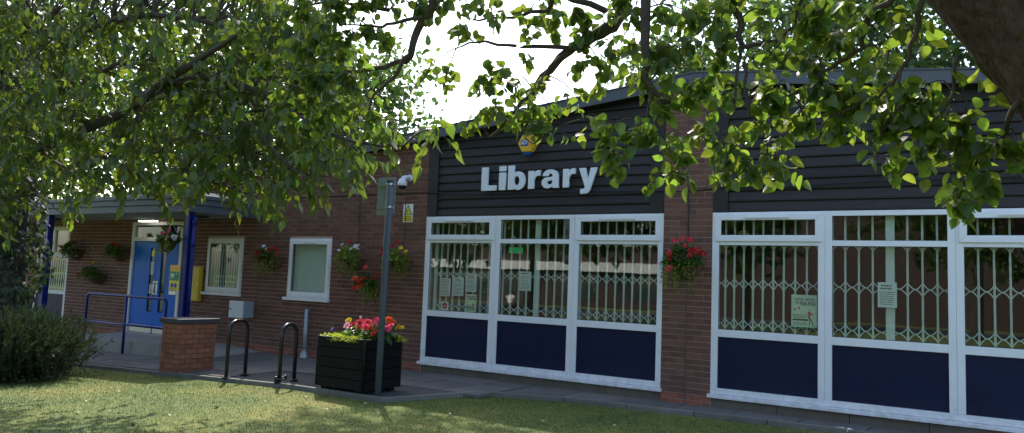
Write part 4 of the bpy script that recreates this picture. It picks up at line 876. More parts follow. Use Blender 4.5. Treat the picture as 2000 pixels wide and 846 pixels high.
basket('big hanging basket of red geraniums on the brick pillar between the windows', 1332, 512, .62, .62, [(-14, -41, 'petal_coral', .05, 'ball'), (2, -45, 'petal_coral', .045, 'ball'), (16, -44, 'petal_coral', .05, 'ball'), (22, -20, R, .075, 'ball'), (32, -21, R, .065, 'ball'), (15, -12, 'petal_coral', .04, 'ball'), (42, -16, R, .05, 'ball'), (-25, -19, 'petal_coral', .055, 'ball'), (-24, -8, R, .055, 'ball'), (-28, 14, 'petal_coral', .05, 'ball'), (-22, 12, 'petal_coral', .045, 'ball'), (5, -32, 'petal_coral', .035, 'ball')], 'leaf_flower', 'leaf_trail', .42, n=520, tr=(-1, .7))
basket('dim hanging basket with one red bloom beside the door frame', 225, 490, .6, .45, [(-4, -14, R, .05, 'ball'), (6, -10, R, .035, 'ball')], trail='leaf_flower', tl=.2, cord=False)
basket('dim wide basket with a yellow flower below two others by the doors', 178, 535, .85, .45, [(4, -22, Ye, .045, 'double'), (-26, 0, Sc, .04, 'ball'), (-12, 2, Sc, .04, 'ball'), (-34, 4, Sc, .035, 'ball'), (-5, -6, R, .04, 'ball')], trail='leaf_flower', tl=.18, cord=False)
basket('dim basket of red flowers right of the tall window', 138, 488, .62, .5, [(-18, -6, R, .05, 'ball'), (-14, 6, R, .05, 'ball'), (-19, 2, R, .04, 'ball'), (12, 12, Wh, .03, 'double'), (2, -12, R, .035, 'ball')], trail='leaf_flower', tl=.2, cord=False)
basket('pink flowering basket by the ivy trunk, leftmost on the wall', 45, 478, .8, .55, [(-6, -10, Pk, .05, 'ball'), (2, -6, Pk, .045, 'ball'), (26, 4, Pk, .05, 'ball'), (-12, -2, Pk, .045, 'ball'), (10, -2, Pk, .04, 'ball')], trail='leaf_trail', tl=.35, tr=(-.8, -.2), cord=False)
basket('hanging basket of pink and white flowers swinging from the blue post bracket', 328, 470, .42, .4, [(-10, -12, Pk, .045, 'ball'), (-4, -14, 'petal_coral', .04, 'ball'), (-14, -6, Pk, .04, 'ball'), (10, -8, Wh, .05, 'double'), (16, -7, Wh, .05, 'double'), (13, -2, Wh, .035, 'double'), (3, -20, Pk, .035, 'ball')], y=-1.45, hang=2.3, cord=False, tl=.25)
_b = on_y(328, 470, -1.45)[0]; A = thing('basket_bracket', 'scrolled black iron bracket on the blue post holding a flower basket', 'bracket', (-8.69, -1.44, 2.3)); MB().tube([(-8.69, -1.44, 2.30), (_b-.03, -1.45, 2.33), (_b-.06, -1.45, 2.38)], .011, 7).build('arm', 'black_paint', A, True); MB().tube([(-8.69, -1.44, 2.05), (-8.85, -1.445, 2.12), (-9.0, -1.448, 2.31)], .009, 7).build('brace', 'black_paint', A, True); bx('wall_plate', 'black_paint', A, -8.70, -8.69, -1.46, -1.42, 2.0, 2.36)
# ================================================================== TREES
def seg_tube(mb, pts, r0, r1, n=7): k = len(pts); mb.tube(pts, [r0+(r1-r0)*i/(k-1) for i in range(k)], n, 0)
def smooth_path(pts, sub=4):
    P = [np.array(p, float) for p in pts]; out = []
    for i in range(len(P)-1):
        p0, p1, p2, p3 = P[max(i-1, 0)], P[i], P[i+1], P[min(i+2, len(P)-1)]
        for k in range(sub): t = k/sub; out.append(.5*((2*p1)+(-p0+p2)*t+(2*p0-5*p1+4*p2-p3)*t*t+(-p0+3*p1-3*p2+p3)*t**3))
    out.append(P[-1]); return out
class Foliage:
    def __init__(s): s.P = []; s.D = []; s.N = []; s.L = []; s.tw = MB()
    def twig(s, a, d, length, n, size, droop=.5, leafdir=(0, 0, -.6), r=.004, spread=.9):
        a = np.array(a, float); d = np.array(d, float); d /= np.linalg.norm(d)+1e-9; pts = [a]; p = a.copy(); st = 5
        for k in range(st): d = d+np.array([0, 0, -droop/st])+RNG.normal(0, .12, 3); d /= np.linalg.norm(d); p = p+d*length/st; pts.append(p.copy())
        s.tw.tube(pts, [r*(1-.7*k/st) for k in range(st+1)], 4, 0, False)
        for k in range(n):
            t = (k+.3+.5*random.random())/n*st; i = min(int(t), st-1); f = t-i; q = pts[i]*(1-f)+pts[i+1]*f; ax = pts[i+1]-pts[i]; ax /= np.linalg.norm(ax)+1e-9
            sd = rand_unit(1)[0]; sd -= ax*sd.dot(ax); sd /= np.linalg.norm(sd)+1e-9; dr = sd*spread+ax*.5+np.array(leafdir)*random.uniform(.4, 1.2)
            pet = size*.22; s.P.append(q+dr/np.linalg.norm(dr)*pet); s.D.append(dr); s.N.append(rand_unit(1)[0]+np.array([0, 0, .8])); s.L.append(size*random.uniform(.65, 1.2))
    def build(s, parent, m, tmpl, wid=1.0, keep=0):
        s.tw.build('twigs', 'twig', parent)
        return leaves('crown', np.array(s.P), np.array(s.D), np.array(s.N), np.array(s.L), tmpl, m, parent, wid, keep)
# ---- the near tree: leaning trunk at the right, limbs over the lawn
NT = thing('near_tree', 'near tree with a thick leaning trunk at the top right and round leaves', 'tree', (5.6, -6.2, 0))
ax0, ax1 = at(1842, 0, 3.1), at(2030, 228, 2.9); dirv = ax0-ax1; dirv /= np.linalg.norm(dirv); side = np.cross(dirv, CF); side /= np.linalg.norm(side)
if side.dot(CR) < 0: side = -side
rad = .36
trunk = [np.array([5.75, -6.6, LW(5.7, -6.6)-.15]), np.array([5.45, -6.6, .5])]
for t in (-.75, -.2, .3, .9, 1.6): trunk.append((ax0+ax1)/2+dirv*t+side*rad*1.02)
q = smooth_path(trunk, 5); n = len(q); mb = MB(); mb.tube(q, [.62-.24*min(1, i/8)-.04*i/n for i in range(n)], 40)
V = np.array(mb.v); V += RNG.normal(0, .006, V.shape); mb.v = [tuple(p) for p in V]; mb.build('trunk', 'bark', NT, True)
top = trunk[-1]
fo = Foliage(); lb = MB(); LIMB = []
def limb(pts, r0, r1, base=None):
    P = [at(*p) for p in pts]
    if base is not None: P = [np.array(base)]+P
    P = smooth_path(P, 4); P = [P[0]]+[p+RNG.normal(0, .006, 3) for p in P[1:]]; seg_tube(lb, P, r0, r1, 8); LIMB.extend(P); return P
hub = top+np.array([-.2, .1, .25])
limb([(1420, -160, 3.9), (1290, -90, 4.3), (1222, -20, 4.6), (1205, 40, 4.7), (1160, 72, 4.8), (1110, 100, 4.9), (1062, 150, 5.0), (1020, 200, 5.0), (960, 268, 5.1)], .075, .006, hub)
limb([(1150, 66, 4.8), (1115, 92, 4.85), (1020, 90, 5.0), (930, 84, 5.2), (890, 95, 5.3)], .02, .004)
limb([(1212, 30, 4.7), (1090, -5, 4.7), (1070, 18, 4.8), (1000, 32, 5.0), (925, 42, 5.2)], .022, .006)
limb([(1110, 100, 4.9), (1075, 130, 4.9), (1040, 190, 4.95), (1025, 260, 4.9), (1040, 280, 4.9)], .012, .003)
limb([(1200, -150, 4.6), (1000, -120, 5.0), (862, -20, 5.2), (843, 22, 5.3), (815, 60, 5.4), (800, 110, 5.4), (770, 126, 5.5), (690, 138, 5.6), (640, 140, 5.6)], .05, .008, hub)
limb([(800, 108, 5.4), (768, 150, 5.4), (732, 188, 5.5), (716, 228, 5.5)], .018, .004); limb([(838, 30, 5.3), (770, 45, 5.4), (725, 52, 5.5), (650, 40, 5.6)], .016, .004)
limb([(690, 138, 5.6), (600, 170, 5.7), (540, 160, 5.8)], .01, .003); limb([(760, 20, 5.5), (640, 5, 5.7), (540, 30, 5.8)], .016, .004)
limb([(1275, -90, 4.1), (1264, -20, 4.0), (1262, 60, 4.0), (1262, 130, 4.0), (1270, 172, 4.0), (1300, 196, 4.0), (1325, 204, 4.0)], .03, .012)
limb([(1272, 172, 4.0), (1262, 230, 4.0), (1240, 280, 4.0), (1210, 300, 4.0)], .008, .002); limb([(1290, 190, 4.0), (1285, 240, 3.95), (1310, 300, 3.95), (1330, 350, 3.95)], .008, .002)
limb([(1480, -120, 3.7), (1424, -10, 3.8), (1443, 30, 3.8), (1445, 68, 3.8), (1456, 90, 3.8), (1490, 84, 3.8), (1522, 80, 3.85)], .026, .007, hub)
limb([(1447, 88, 3.8), (1440, 150, 3.8), (1425, 230, 3.85), (1408, 292, 3.9)], .01, .003); limb([(1452, 120, 3.8), (1466, 220, 3.8), (1480, 245, 3.8), (1500, 300, 3.8)], .009, .003)
limb([(1740, -60, 3.3), (1700, 22, 3.4), (1682, 92, 3.5), (1622, 132, 3.6), (1570, 170, 3.7), (1525, 188, 3.7)], .018, .004, hub)
limb([(1800, -20, 3.1), (1792, 50, 3.2), (1762, 130, 3.3), (1722, 182, 3.4), (1650, 215, 3.5)], .014, .003); limb([(1760, 130, 3.3), (1745, 220, 3.35), (1700, 290, 3.4)], .008, .002)
limb([(1995, 195, 3.0), (1945, 285, 3.2), (1900, 330, 3.3), (1862, 380, 3.3)], .012, .003); limb([(1870, 110, 3.1), (1850, 200, 3.2), (1800, 260, 3.3)], .01, .003)
limb([(1600, -60, 3.6), (1560, 20, 3.7), (1545, 60, 3.7), (1500, 110, 3.8)], .012, .003)
lb.build('limbs', 'bark_dark', NT, True)
# clusters: (x, y, depth, radius in px, leaves)
CL = [(585, 20, 5.7, 55, 85), (660, 20, 5.6, 60, 110), (740, 15, 5.5, 55, 110), (820, 15, 5.4, 45, 70), (590, 95, 5.7, 55, 110), (670, 85, 5.6, 55, 120), (735, 75, 5.5, 40, 60), (620, 165, 5.6, 55, 130), (680, 165, 5.5, 42, 80), (560, 200, 5.7, 45, 80), (650, 225, 5.6, 45, 95), (705, 225, 5.5, 28, 35), (600, 255, 5.7, 40, 60), (530, 130, 5.8, 50, 70), (480, 60, 5.8, 60, 70), 
      (880, 30, 5.2, 38, 40), (910, 60, 5.2, 30, 26), (850, 140, 5.2, 26, 26), (865, 190, 5.2, 18, 16), (955, 15, 5.1, 35, 30), (1000, 30, 5.0, 30, 24), (960, 170, 5.0, 34, 44), (1000, 150, 5.0, 32, 36), (940, 215, 5.0, 28, 34), (975, 230, 5.0, 30, 36), (920, 245, 5.0, 16, 14), (1035, 110, 4.9, 30, 30), (1040, 180, 4.9, 32, 36), (1008, 222, 4.9, 30, 36), (1062, 250, 4.85, 24, 26), (1090, 262, 4.8, 18, 14), (1075, 215, 4.9, 24, 20), (1090, 40, 4.8, 40, 42), (1050, 20, 4.9, 34, 30), (1120, 20, 4.7, 34, 34), (1130, 80, 4.8, 28, 26), (1150, 130, 4.8, 28, 30), (1180, 160, 4.75, 30, 30), (1135, 205, 4.7, 20, 22), (1155, 235, 4.7, 16, 14), (1170, 55, 4.7, 34, 36), (1200, 110, 4.6, 26, 26), 
      (1240, 20, 4.2, 36, 40), (1290, 30, 4.1, 38, 44), (1235, 80, 4.2, 28, 28), (1285, 95, 4.0, 32, 38), (1250, 150, 4.0, 28, 30), (1310, 150, 4.0, 34, 40), (1280, 215, 3.95, 22, 20), (1340, 100, 4.0, 34, 38), (1345, 170, 3.95, 26, 24), (1375, 160, 3.95, 22, 18), (1205, 245, 4.0, 18, 14), (1195, 310, 4.0, 22, 24), (1225, 325, 4.0, 22, 22), (1255, 275, 4.0, 20, 18), (1290, 275, 3.95, 22, 24), (1310, 310, 3.95, 24, 26), (1335, 345, 3.95, 22, 24), (1300, 355, 3.95, 16, 14), (1330, 270, 3.95, 16, 12), (1215, 345, 4.0, 14, 10), (1255, 240, 4.0, 14, 8),
      (1340, 30, 4.0, 40, 44), (1390, 40, 3.9, 36, 40), (1400, 100, 3.9, 28, 26), (1380, 230, 3.9, 20, 18), (1440, 20, 3.8, 30, 28), (1410, 180, 3.85, 24, 24), (1395, 270, 3.9, 24, 26), (1420, 315, 3.9, 26, 32), (1440, 270, 3.85, 28, 32), (1460, 330, 3.85, 22, 24), (1400, 345, 3.9, 16, 14), (1480, 190, 3.8, 26, 26), (1490, 260, 3.8, 26, 28), (1515, 320, 3.8, 24, 26), (1545, 345, 3.8, 18, 14), (1500, 290, 3.8, 20, 20), (1475, 145, 3.8, 24, 22), (1520, 130, 3.8, 24, 20), (1530, 190, 3.75, 30, 36), (1570, 230, 3.7, 32, 44), (1560, 40, 3.7, 40, 44), (1500, 30, 3.8, 34, 34), (1620, 20, 3.6, 44, 52), (1640, 80, 3.6, 36, 40), (1590, 120, 3.7, 32, 34), (1610, 190, 3.65, 34, 48), (1640, 250, 3.6, 30, 42), (1600, 265, 3.65, 18, 16), (1670, 190, 3.55, 36, 52), (1690, 290, 3.5, 24, 26), (1715, 320, 3.5, 20, 18), (1675, 245, 3.55, 26, 30), (1700, 30, 3.4, 38, 40), (1720, 110, 3.4, 34, 38), (1740, 200, 3.4, 34, 50), (1760, 260, 3.4, 32, 44), (1790, 220, 3.35, 32, 44), (1800, 290, 3.3, 26, 30), (1840, 240, 3.3, 34, 46), (1880, 290, 3.3, 32, 40), (1850, 320, 3.3, 24, 26), (1880, 370, 3.3, 20, 22), (1855, 390, 3.3, 22, 24), (1905, 345, 3.25, 22, 20), (1930, 300, 3.2, 26, 24), (1970, 320, 3.15, 22, 20), (1985, 280, 3.1, 20, 16), (1890, 210, 3.2, 28, 26), (1820, 170, 3.25, 24, 20), (1765, 60, 3.3, 30, 22)]
# the crown goes on above the picture
for _ in range(75):
    CL.append((random.uniform(450, 1900), random.uniform(-420, -40), random.uniform(3.4, 6.2), 60, 60))
SHADE = []      # extra leaf clusters added out of view to shade the left of this tree
for (u, v, d, rp, n) in CL[:17]:
    for k in (1.0, 1.5, 2.1):
        p = at(u, v, d)+np.array(_sd)*k; q = p-CAM; w = q@CF; vv = CYPX-(q@CU)/w*FPX
        if vv < -15: SHADE.append((1000+(q@CR)/w*FPX, vv, w, 70, 80))
CL += SHADE
LA = np.array(LIMB)
for (u, v, d, rp, n) in CL:
    c = at(u, v-8, d); r = rp*d/FPX; done = 0
    # a feeder from the nearest limb
    j = np.argmin(np.linalg.norm(LA-c, axis=1)); a = LA[j]
    if .05 < np.linalg.norm(a-c) < .9:
        mid = (a+c)/2+np.array([0, 0, .03]); seg_tube(fo.tw, smooth_path([a, mid, c], 3), .005, .0025, 5)
    n = int(n*.85)
    while done < n:
        k = min(n-done, random.randint(5, 9)); s_ = c+rand_unit(1)[0]*r*random.uniform(.1, .75)*np.array([1, 1, .9])+np.array([0, 0, r*.25]); dd = (s_-c)*.6/r+rand_unit(1)[0]*.6+np.array([0, 0, -.35])
        fo.twig(s_, dd, random.uniform(.07, .15), k, .068, .6, (0, 0, -.6), .0022); done += k
fo.build(NT, 'leaf_near', ROUND, .92, 300)
# ---- the tree at the left: ivy-clad trunk behind the shrub, long limbs over the entrance
LT = thing('cherry_tree', 'dense cherry tree at the left with an ivy covered trunk and drooping pointed leaves', 'tree', (-10.75, -3.3, -.1))
tb = np.array([-10.78, -3.3, LW(-10.7, -3.3)-.2]); q = [tb, tb+np.array([.02, -.05, 1.5]), tb+np.array([.0, -.1, 3.2]), tb+np.array([.1, -.3, 5.0]), tb+np.array([.3, -.5, 7.2])]
mb = MB(); qq = smooth_path(q, 5); mb.tube(qq, [.36-.2*i/len(qq) for i in range(len(qq))], 16); mb.build('trunk', 'bark_dark', LT, True)
n = 5200; zz = RNG.uniform(-.1, 6.2, n); aa = RNG.uniform(0, 2*PI, n); lump = .52+.12*np.sin(zz*3.1+aa*2)+.08*np.sin(zz*7+aa*3)+RNG.uniform(-.12, .05, n)
P = np.stack([tb[0]+lump*np.cos(aa)+.02*zz, tb[1]+lump*np.sin(aa)-.06*zz, zz], 1); D = np.stack([np.cos(aa)*.5, np.sin(aa)*.5, -1+0*aa], 1)+RNG.normal(0, .35, (n, 3)); N_ = np.stack([np.cos(aa), np.sin(aa), .4+0*aa], 1)+RNG.normal(0, .4, (n, 3))
leaves('ivy', P, D, N_, RNG.uniform(.07, .13, n), IVY, 'leaf_ivy', LT, 1.0)
fo = Foliage(); lb = MB(); LIMB = []
limb([(30, 295, 12.6), (100, 280, 10.9), (180, 245, 10.3), (250, 215, 9.7), (330, 155, 9.1), (400, 110, 8.6), (460, 70, 8.1)], .11, .022, tb+np.array([0, -.1, 3.3]))
limb([(250, 205, 9.7), (330, 165, 9.3), (420, 152, 8.8), (520, 190, 8.3), (620, 250, 7.8), (700, 280, 7.5), (790, 285, 7.3)], .05, .006)
limb([(120, 275, 10.8), (200, 305, 10.3), (280, 345, 9.8), (350, 350, 9.3), (430, 360, 8.9), (500, 385, 8.6)], .04, .008); limb([(60, 270, 12.4), (110, 318, 10.9), (180, 345, 10.3), (270, 358, 9.9)], .03, .006)
limb([(30, 60, 12.4), (100, 70, 10.6), (160, 60, 10.3), (240, 30, 9.3)], .08, .02, tb+np.array([.1, -.3, 5.0])); limb([(60, 200, 12.4), (150, 165, 10.3), (220, 130, 9.9), (265, 115, 9.5)], .06, .012, tb+np.array([.05, -.2, 4.0]))
limb([(160, 60, 10.3), (300, 30, 9.3), (450, 60, 8.7), (560, 130, 8.1), (640, 200, 7.7)], .04, .006); limb([(420, 150, 8.8), (470, 220, 8.5), (540, 300, 8.1), (600, 350, 7.7), (640, 385, 7.5)], .02, .004)
limb([(300, 300, 9.3), (380, 260, 8.9), (470, 290, 8.5), (560, 330, 8.1), (660, 350, 7.6)], .018, .004); limb([(0, 290, 12.2), (60, 360, 11.4), (100, 400, 9.9), (140, 430, 9.7)], .02, .004)
lb.build('limbs', 'bark_dark', LT, True); LA = np.array(LIMB)
LOW = [(-120, 520), (0, 470), (40, 425), (62, 385), (95, 392), (110, 430), (160, 440), (172, 400), (190, 368), (275, 370), (290, 395), (345, 398), (360, 378), (430, 372), (450, 385), (475, 405), (530, 408), (545, 385), (640, 375), (655, 350), (680, 305), (720, 288), (845, 285), (855, 280)]
UPB = [(-120, -420), (560, -420), (620, -60), (680, 220), (780, 240), (855, 252)]
def interp(T, x):
    for (a, ya), (b, yb) in zip(T, T[1:]):
        if a <= x <= b: return ya+(yb-ya)*(x-a)/(b-a)
    return T[-1][1]
cnt = 0
while cnt < 2150:
    u = random.uniform(-120, 852); v = random.uniform(-300, 440); lo, up = interp(LOW, u), interp(UPB, u)
    if v > lo-26 or v < up: continue
    if ((u-130)/80)**2+((v-352)/17)**2 < 1 or ((u-235)/30)**2+((v-125)/55)**2 < 1: continue
    edge = (lo-v) < 60
    if v < 0 and random.random() < .45: continue
    if u > 520 and v > 240 and random.random() < .35: continue
    if 40 < u < 440 and lo-v < 45 and random.random() < .35: continue
    d = 12.4-3.2*clamp(u/800, 0, 1)+random.uniform(-2.4, .4 if not edge else -.6)
    c = at(u, v, d); j = np.argmin(np.linalg.norm(LA-c, axis=1)); a = LA[j]; dd = c-a; dist = np.linalg.norm(dd)
    if dist > .3 and random.random() < .22: seg_tube(fo.tw, smooth_path([a, (a+c)/2+np.array([0, 0, .1*dist]), c], 3), .012, .004, 5)
    sdir = np.array([.55, 0, -.15])*CR[0]+rand_unit(1)[0]*.6
    fo.twig(c, sdir, random.uniform(.3, .5), random.randint(6, 9), .14, .6, (0, 0, -1.15), .005, .7); cnt += 1
up = [tb+np.array([.3, -.5, 6.8]), np.array([-10.2, -2.4, 8.3]), np.array([-9.6, -.6, 9.2]), np.array([-9.0, 1.2, 9.7]), np.array([-8.4, 2.6, 10.0])]; lu = MB(); seg_tube(lu, smooth_path(up, 4), .12, .02, 8); lu.build('added_shade_limb', 'bark_dark', LT, True)  # unseen limb added to carry the leaf clump that shades the lawn
for k in range(330):
    c = np.array([-8.35, 2.35, 10.1])+rand_unit(1)[0]*np.array([1.5, 1.5, .9])*random.random()**.4; fo.twig(c, rand_unit(1)[0]+np.array([.3, 0, -.2]), random.uniform(.3, .55), random.randint(7, 10), .15, .6, (0, 0, -1.1), .005, .7)  # unseen leaf clump added to block the sun from the lawn by the sign post
fo.build(LT, 'leaf_left', OVATE, 1.0, 300)
# ---- trees behind the library and behind the photographer
def far_tree(label, x, y, h, r, n, size, trunk_r=.25, base=0, squash=1.0, lowcut=.25, m='leaf_far', gap=.0, name='background_tree', group='trees beyond the library'):
    t = thing(name, label, 'tree', (x, y, base), group); mb = MB()
    seg_tube(mb, smooth_path([(x, y, base-.2), (x+.1, y, base+h*.3), (x-.1, y+.1, base+h*.62)], 4), trunk_r, trunk_r*.4, 9)
    cl = []
    for k in range(46):
        d = rand_unit(1)[0]; rr = random.uniform(.35, 1.0); c = np.array([x, y, base+h*(lowcut+1)/2])+d*rr*np.array([r, r, h*(1-lowcut)/2])*.85; cl.append(c)
        if k < 12: seg_tube(mb, smooth_path([(x, y, base+h*random.uniform(.25, .55)), tuple((np.array([x, y, base+h*.5])+c)/2), tuple(c)], 3), trunk_r*.3, .02, 5)
    mb.build('trunk', 'bark_dark', t, True)
    ci = RNG.integers(0, len(cl), n); P = np.array(cl)[ci]+RNG.normal(0, 1, (n, 3))*np.array([r, r, r*.8])*.19*squash
    D = rand_unit(n)+np.array([0, 0, -.4]); leaves('crown', P, D, rand_unit(n)+np.array([0, 0, .7]), RNG.uniform(.7, 1.3, n)*size, SMALL, m, t, 1.3); return t
for args in (('loose tree over the roof behind the pillar', -9.6, 25, 16, 3.4, 5500, .27), ('broad tree over the roof right of the pillar', -5.3, 27, 19, 4.4, 9000, .28), ('dense tree over the roof beside the leaning trunk', -.8, 26, 18, 4.2, 8000, .28), ('dark tree over the roof hidden behind the leaning trunk', 3.4, 27, 16, 3.6, 3000, .3)): far_tree(*args, lowcut=.2)
for args in (('large dark tree behind the entrance canopy', -20.5, 13.5, 15, 4.6, 8000, .26), ('dark tree behind the left end of the canopy', -30, 13, 16, 5, 8000, .28), ('tall dark tree behind the tiled house', -41, 12, 18, 5.6, 8000, .32), ('bushy tree behind the ivy trunk at the far left', -46, 4, 18, 5.5, 6000, .32)): far_tree(*args, lowcut=.08)
# ---- shrub at the left
SH = thing('broom_shrub', 'dark feathery broom shrub on the lawn at the left edge', 'shrub', (-8.3, -4.0, -.1)); P, D, N_, L_ = [], [], [], []; stems = MB()
for k in range(1100):
    bxx, byy = random.gauss(0, .34), random.gauss(0, .3); a = math.atan2(byy, bxx)+random.gauss(0, .5); tilt = min(.95, abs(random.gauss(.4, .28))); L0 = random.uniform(.75, 1.08)*(1-.28*tilt)
    p = np.array([-8.75+bxx, -4.15+byy, LW(-8.3, -4)-.02]); d = np.array([math.cos(a)*math.sin(tilt), math.sin(a)*math.sin(tilt), math.cos(tilt)]); pts = [p]
    for s in range(5): d = d+np.array([0, 0, -.05])+RNG.normal(0, .06, 3); d /= np.linalg.norm(d); p = p+d*L0/5; pts.append(p)
    stems.tube(pts, [.006, .005, .004, .003, .002, .001], 3, 0, False)
    for s in range(34):
        t_ = random.uniform(.15, 1)*5; i = min(int(t_), 4); q = pts[i]*(1-(t_-i))+pts[i+1]*(t_-i); P.append(q); D.append((pts[i+1]-pts[i])*4+rand_unit(1)[0]*.45); N_.append(rand_unit(1)[0]); L_.append(random.uniform(.05, .12))
stems.build('stems', 'twig', SH); leaves('foliage', P, D, N_, L_, SMALL, 'leaf_shrub', SH, .2)
P, D, N_, L_ = mound((-8.5, -4.25, -.05), (.8, .55, .4), 1500, .05, front=False); leaves('lower_foliage', P, D, N_, L_, SMALL, 'leaf_ivy', SH, 1.1)
SH2 = thing('weed_clump', 'small loose weeds growing at the foot of the handrail', 'plant', (-10.9, -1.75, -.1)); P, D, N_, L_ = [], [], [], []
for k in range(14):
    p = np.array([random.uniform(-11.6, -10.6), random.uniform(-1.8, -1.6), -.06]); hgt = random.uniform(.12, .4)
    for s in range(12): f = random.random(); P.append(p+np.array([random.gauss(0, .03), random.gauss(0, .03), hgt*f])); D.append(rand_unit(1)[0]+np.array([0, 0, .5])); N_.append(rand_unit(1)[0]); L_.append(random.uniform(.03, .06))
leaves('foliage', P, D, N_, L_, SMALL, 'leaf_trail', SH2, .7)
# ---- fallen leaves and a scrap of paper on the lawn
for k, (u, v) in enumerate(((153, 812), (210, 809), (247, 816), (255, 835), (136, 777), (170, 783), (235, 760), (712, 792), (596, 781), (820, 780), (640, 806), (300, 790), (420, 800), (880, 815), (1060, 830), (1200, 835), (90, 800), (330, 815), (520, 790), (960, 800))):
    w = ray(u, v); p = CAM+w*((.0-CAM[2]+.02)/w[2]); z = LW(p[0], p[1])+.024; Vt, Tt = OVATE; a = random.uniform(0, 6.28); L0 = random.uniform(.04, .07); R_ = Matrix.Rotation(a, 3, 'Z') @ Matrix.Rotation(random.uniform(-.5, .5), 3, 'X')
    me = bpy.data.meshes.new('fallen_leaf'); me.from_pydata([tuple(R_ @ Vector((x*L0*1.3, y_*L0, z_*L0))) for x, y_, z_ in Vt], [], Tt.tolist()); me.materials.append(MATS['dead_leaf']); o = link('fallen_leaf', me); o.location = (p[0], p[1], z); tag(o, 'small pale fallen leaf lying on the lawn', 'leaf', 'fallen leaves scattered on the lawn')
w = ray(1626, 843); p = CAM+w*((.05-CAM[2])/w[2]); m = MB(); rr = [[p[0]+.05*i+random.gauss(0, .006), p[1]+.035*j+random.gauss(0, .006), LW(p[0], p[1])+.03+random.uniform(0, .04)] for i in range(5) for j in range(4)]; m.v = [tuple(q) for q in rr]; m.f = [(i*4+j, i*4+4+j, i*4+5+j, i*4+1+j) for i in range(4) for j in range(3)]; m.m = [0]*12
tag(m.build('paper_scrap', 'litter_white'), 'crumpled scrap of white paper at the bottom edge of the lawn', 'paper')
# ================================================================== WHAT STANDS AROUND (beyond the canopy, and across the green, seen in the window glass)
hs = thing('tiled_house', 'low house with a tiled roof and brick chimney beyond the canopy', 'house', (-34, 14, 0)); bx('wall', 'far_brick', hs, -42, -26, 12, 20, -.2, 3.4)
m = MB(); m.add([(-42.4, 11.6, 3.3), (-25.6, 11.6, 3.3), (-25.6, 16, 5.6), (-42.4, 16, 5.6), (-42.4, 20.4, 3.3), (-25.6, 20.4, 3.3)], [(0, 1, 2, 3), (3, 2, 5, 4), (0, 3, 4), (1, 5, 2)]); rf = m.build('roof', 'roof_tile', hs); bx('chimney', 'far_brick', rf, -31.5, -30.5, 15.4, 16.6, 5.0, 6.9)
ob = thing('opposite_building', 'plain brown brick hall across the green mirrored in the right windows', 'building', (-2, -38, 0)); bx('wall', 'hall_brick', ob, -12.5, 16, -46, -36, -.2, 6.2); bx('roof', 'roof_felt', ob, -12.8, 16.3, -46.3, -35.7, 6.2, 6.5)
for x in (5, 9, 13): f = bx('window', 'old_white', ob, x, x+1.6, -36, -35.93, 1.2, 2.6); bx('pane', 'glass_side', f, x+.1, x+1.5, -35.92, -35.915, 1.3, 2.5)
sb = thing('shop_row', 'low shop row with a long white fascia mirrored in the left window', 'building', (-36, -46, 0)); bx('wall', 'far_pink', sb, -62, -18, -54, -47, -.2, 4.6); bx('fascia', 'far_white', sb, -62, -18, -47.9, -46.5, 2.55, 3.3)
for k in range(8): f = bx('shop_window', 'gasket', sb, -60+5.2*k, -56.4+5.2*k, -47.0, -46.93, .4, 2.4); bx('pane', 'glass_side', f, -59.9+5.2*k, -56.5+5.2*k, -46.92, -46.915, .5, 2.3)
road = MB().box(-80, 60, -33, -29, -.3, .045).build('path', 'asphalt'); tag(road, 'asphalt path across the green', kind='structure')
for k, (x, y, h, r, lab) in enumerate(((-6.5, -24, 10, 3.8, 'tree on the green mirrored above the plain hall'), (-16, -22, 9.5, 3.6, 'tree on the green mirrored in the window under the lettering'), (-26, -26, 10, 4, 'tree on the green mirrored beside the white shop fascia'), (2, -25, 10, 4, 'tree on the green mirrored in the rightmost bays'), (-36, -20, 9, 3.6, 'tree on the green mirrored in the small windows'), (-11, -17, 8, 3.4, 'nearer tree on the green mirrored below the lettering'), (-21.5, -17, 8.5, 3.6, 'nearer tree on the green mirrored behind the typed notices'), (-31, -31, 11, 4.5, 'distant tree on the green before the shop row'))):
    far_tree(lab, x, y, h, r, 2600, .4, .22, lowcut=.26, m='leaf_left', name='green_tree', group='trees on the green behind the camera')

